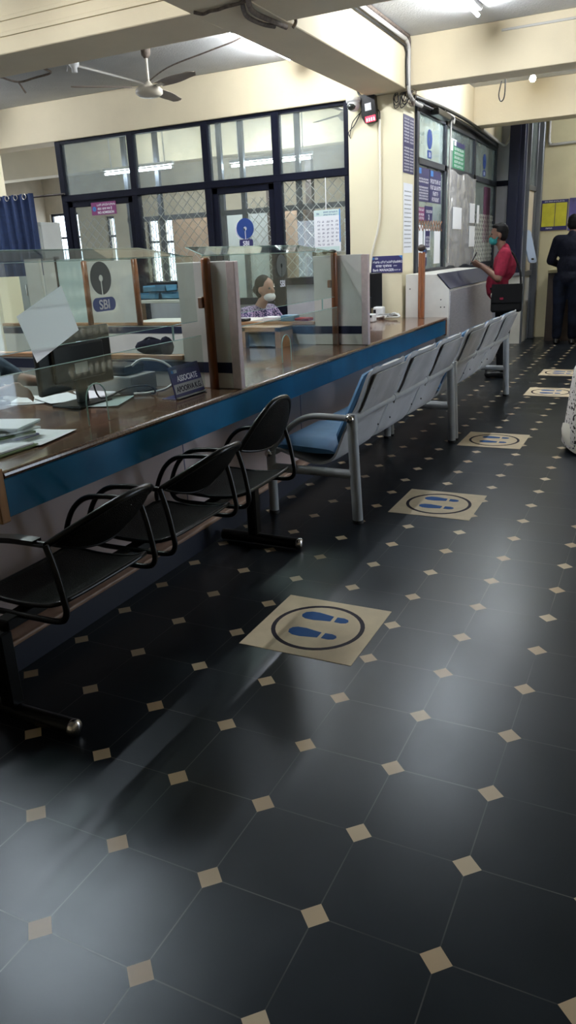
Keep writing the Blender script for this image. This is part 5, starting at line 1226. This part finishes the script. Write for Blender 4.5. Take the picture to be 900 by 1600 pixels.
# seated clerks
def seated(root, arms, cloth, skin_m, head, hair_long=False, k=1.0, mask=None):
    segs, balls = [], []; hx, hy, hz = head
    V = lambda *p: tuple(Vector(p) * k)
    segs.append((V(-0.02, 0, 0.98), 0.055 * k, V(hx - 0.02, hy, hz - 0.08), 0.048 * k))
    balls += [(V(hx, hy, hz + 0.02), (0.095 * k, 0.075 * k, 0.105 * k)), (V(hx + 0.03, hy, hz - 0.05), (0.06 * k, 0.054 * k, 0.06 * k)), (V(hx + 0.085, hy, hz - 0.066), (0.014 * k, 0.024 * k, 0.010 * k)),
              (V(-0.03, 0, 0.86), (0.12 * k, 0.17 * k, 0.18 * k)), (V(0, 0, 0.65), (0.13 * k, 0.16 * k, 0.16 * k)), (V(0, 0, 0.52), (0.15 * k, 0.18 * k, 0.10 * k))]
    segs.append((V(hx + 0.086, hy, hz + 0.01), 0.011 * k, V(hx + 0.108, hy, hz - 0.02), 0.015 * k))
    for s in (1, -1):
        balls.append((V(hx - 0.005, hy + s * 0.077, hz - 0.005), (0.02 * k, 0.012 * k, 0.032 * k)))
        segs.append((V(0.02, s * 0.10, 0.53), 0.085 * k, V(0.42, s * 0.12, 0.52), 0.06 * k)); segs.append((V(0.42, s * 0.12, 0.52), 0.06 * k, V(0.40, s * 0.12, 0.08), 0.04 * k)); segs.append((V(0.40, s * 0.12, 0.045), 0.038 * k, V(0.54, s * 0.13, 0.035), 0.03 * k))
    for i, s in enumerate((1, -1)):
        el, wr, hd, sd, cu = arms[i]; a0 = (-0.02, s * 0.175, 0.955)
        segs += [(V(-0.02, 0, 0.95), 0.065 * k, V(*a0), 0.06 * k), (V(*a0), 0.058 * k, V(*el), 0.045 * k), (V(*el), 0.044 * k, V(*wr), 0.027 * k)]
        hand(segs, balls, V(*wr), hd, sd, cu, k)
    blob(segs, balls, 0.0095 * k, M[skin_m], 'body', root, 5)
    cs, cb = [], [(V(-0.03, 0, 0.86), (0.138 * k, 0.188 * k, 0.185 * k)), (V(0, 0, 0.65), (0.148 * k, 0.178 * k, 0.17 * k)), (V(0, 0, 0.53), (0.165 * k, 0.195 * k, 0.11 * k))]
    for i, s in enumerate((1, -1)):
        a0 = Vector((-0.02, s * 0.175, 0.955)); el = Vector(arms[i][0]); cs += [(V(-0.02, 0, 0.95), 0.078 * k, V(*a0), 0.075 * k), (V(*a0), 0.074 * k, V(*a0.lerp(el, 0.9)), 0.062 * k)]
    blob(cs, cb, 0.011, M[cloth], 'shirt', root, 4)
    ts = []
    for s in (1, -1): ts += [(V(0.02, s * 0.10, 0.53), 0.098 * k, V(0.42, s * 0.12, 0.52), 0.075 * k), (V(0.42, s * 0.12, 0.52), 0.075 * k, V(0.40, s * 0.12, 0.10), 0.058 * k)]
    blob(ts, [], 0.013, M['trouser'], 'trousers', root, 4)
    hb = [(V(hx - 0.022, hy, hz + 0.045), (0.095 * k, 0.085 * k, 0.095 * k)), (V(hx - 0.045, hy, hz - 0.01), (0.065 * k, 0.078 * k, 0.085 * k))]
    if hair_long: hb.append((V(hx - 0.10, hy, hz + 0.0), (0.05 * k, 0.055 * k, 0.05 * k)))
    blob([], hb, 0.010, M['hair'], 'hair', root, 3)
    for s in (1, -1): local(MB().ball(V(hx + 0.083, hy + s * 0.034, hz + 0.012), 0.011 * k), 'eye', M['eye'], root)
    if mask: blob([], [(V(hx + 0.05, hy, hz - 0.066), (0.06 * k, 0.062 * k, 0.045 * k))], 0.007, M[mask], 'face_mask', root, 2)
def office_chair(x, y, rz, label):
    t = thing('office_chair', label, 'chair', (x, y, 0), 'clerk chairs behind the counter', rz)
    local(MB().box((-0.22, -0.23, 0.37), (0.22, 0.23, 0.43), 0.03, 3), 'seat', M['bag'], t); local(MB().box((-0.27, -0.2, 0.46), (-0.21, 0.2, 0.92), 0.025, 3), 'backrest', M['bag'], t)
    local(MB().box((-0.255, -0.03, 0.36), (-0.225, 0.03, 0.6)), 'back_bracket', M['plasticblack'], t); local(MB().cyl((0, 0, 0.06), (0, 0, 0.38), 0.03, 12), 'post', M['plasticblack'], t)
    for q in range(5):
        a = q * 2 * PI / 5; local(MB().tube([(0, 0, 0.09), (0.27 * math.cos(a), 0.27 * math.sin(a), 0.065)], 0.02, 8).ball((0.27 * math.cos(a), 0.27 * math.sin(a), 0.03), 0.03, None, 1), 'base_leg', M['plasticblack'], t)
c1 = thing('person', 'clerk in dark teal shirt seated behind the near desk at the left edge', 'person', (-2.03, 1.86, 0.02), None, 0.15)
seated(c1, [((0.04, 0.30, 0.86), (0.30, 0.20, 0.86), (1, -0.2, -0.1), (0, 0.3, 1), (0.3, 0, -1)), ((0.02, -0.28, 0.82), (0.30, -0.14, 0.87), (1, 0.2, -0.1), (0, -0.3, 1), (0.3, 0, -1))], 'tealshirt', 'skin', (0.07, 0, 1.19))
c1_chair = office_chair(-2.03, 1.86, 0.15, 'black office chair under the clerk at the left edge')
c2 = thing('person', 'clerk with dark hair and patterned shirt seated behind the second divider', 'person', (-2.12, 5.55, 0.02), None, -0.25)
seated(c2, [((0.06, 0.27, 0.80), (0.30, 0.15, 0.82), (1, -0.2, 0.1), (0, 0.3, 1), (0.3, 0, -1)), ((0.06, -0.27, 0.80), (0.30, -0.15, 0.82), (1, 0.2, 0.1), (0, -0.3, 1), (0.3, 0, -1))], 'check', 'skin2', (0.08, 0, 1.17), True, 1.03, 'plasticwhite')
office_chair(-2.12, 5.55, -0.25, 'black office chair under the clerk behind the second divider')

# woman in a white printed dress, only her hem in the frame
w = thing('person', 'person in a long white dress with black print at the right edge', 'person', (1.285, 4.8, 0), None, PI / 2)
segs = [((0, 0, 1.40), 0.05, (0.02, 0, 1.53), 0.045)]; balls = [((0.03, 0, 1.62), (0.09, 0.072, 0.105)), ((0.06, 0, 1.56), (0.058, 0.052, 0.06)), ((0.125, 0, 1.60), (0.02, 0.014, 0.022)), ((0, 0, 1.26), (0.105, 0.155, 0.18)), ((0, 0, 1.03), (0.10, 0.13, 0.17)), ((0, 0, 0.87), (0.12, 0.165, 0.12))]
for s in (1, -1):
    segs += [((0, s * 0.09, 0.88), 0.09, (0.01, s * 0.09, 0.48), 0.06), ((0.01, s * 0.09, 0.48), 0.06, (0, s * 0.09, 0.07), 0.036), ((0, s * 0.09, 0.035), 0.034, (0.13, s * 0.10, 0.028), 0.026), ((0, 0, 1.38), 0.06, (0, s * 0.16, 1.36), 0.054), ((0, s * 0.16, 1.36), 0.05, (0.02, s * 0.22, 1.10), 0.04), ((0.02, s * 0.22, 1.10), 0.04, (0.14, s * 0.17, 0.92), 0.026)]
    hand(segs, balls, (0.14, s * 0.17, 0.92), (0.6, -0.1 * s, -0.7), (0.7, 0, 0.5), (0.2, -s, 0), 0.95)
    balls.append(((0.02, s * 0.075, 1.61), (0.018, 0.012, 0.03)))
blob(segs, balls, 0.009, M['skin2'], 'body', w, 5)
mb = MB(); rows = []
for i, (z, r) in enumerate(((0.055, 0.385), (0.13, 0.382), (0.20, 0.372), (0.32, 0.362), (0.48, 0.350), (0.62, 0.336), (0.80, 0.26), (0.95, 0.215), (1.10, 0.165), (1.25, 0.19), (1.36, 0.17), (1.42, 0.10))):
    rows.append([((r * 0.75 + 0.012 * math.sin(9 * a) * max(0, 0.8 - z)) * math.cos(a), (r + 0.006 * math.sin(9 * a) * max(0, 0.8 - z)) * math.sin(a), z + 0.012 * math.sin(5 * a) * (1 if i == 0 else 0)) for a in [q * 2 * PI / 48 for q in range(49)]])
mb.grid(rows, True, 0.006); local(mb, 'dress', M['saree'], w)
mb = MB(); rows = []
for i in range(5): rows.append([(0.29 * math.cos(a), (0.375 + 0.02 * math.sin(3 * a + i)) * math.sin(a), 0.02 + i * 0.045 + 0.02 * math.sin(4 * a)) for a in [q * 2 * PI / 48 for q in range(49)]])
local(MB().grid(rows, True, 0.006), 'underskirt', M['conduitlight'], w)
blob([], [((0.005, 0, 1.66), (0.09, 0.08, 0.09)), ((-0.05, 0, 1.60), (0.06, 0.075, 0.09)), ((-0.11, 0, 1.62), (0.05, 0.055, 0.05))], 0.010, M['hair'], 'hair', w, 3)
for s in (1, -1): local(MB().ball((0.112, s * 0.033, 1.625), 0.010), 'eye', M['eye'], w)

# ================================================================== WORLD, CAMERA
wd = bpy.data.worlds.new('daylight'); SC.world = wd; wd.use_nodes = True
bgn = wd.node_tree.nodes['Background']; bgn.inputs['Color'].default_value = (0.72, 0.84, 1.0, 1); bgn.inputs['Strength'].default_value = 5.0

K = 0.9                                        # authoring units -> metres (the floor tile is 27 cm)
for o in list(SC.objects):
    if o.parent is None:
        o.location = o.location * K; o.scale = [s * K for s in o.scale]
cam = bpy.data.cameras.new('camera'); co = bpy.data.objects.new('camera', cam); COL.objects.link(co)
r0 = Vector((0.89893335, 0.43577252, -0.04495719)); r1 = Vector((0.10313054, -0.31024025, -0.94504766)); r2 = Vector((-0.42577333, 0.8448984, -0.32382676))
Pc = Vector((1.51225966, -1.25651065, 1.51993414)) * K
co.matrix_world = Matrix(((r0.x, -r1.x, -r2.x, Pc.x), (r0.y, -r1.y, -r2.y, Pc.y), (r0.z, -r1.z, -r2.z, Pc.z), (0, 0, 0, 1)))
cam.sensor_fit = 'AUTO'; cam.sensor_width = 36.0; cam.lens = 1163.714 * 36.0 / 1600.0; cam.clip_start = 0.02; cam.clip_end = 100
SC.camera = co
SC.view_settings.view_transform = 'Standard'; SC.view_settings.look = 'None'; SC.view_settings.gamma = 1.0; SC.view_settings.use_curve_mapping = False
SC.view_settings.exposure = 0.4
SC.cycles.use_denoising = True; SC.cycles.use_adaptive_sampling = False; SC.cycles.max_bounces = 10; SC.cycles.diffuse_bounces = 4; SC.cycles.glossy_bounces = 4; SC.cycles.transparent_max_bounces = 24
SC.cycles.sample_clamp_indirect = 6.0; SC.cycles.caustics_reflective = False; SC.cycles.caustics_refractive = False
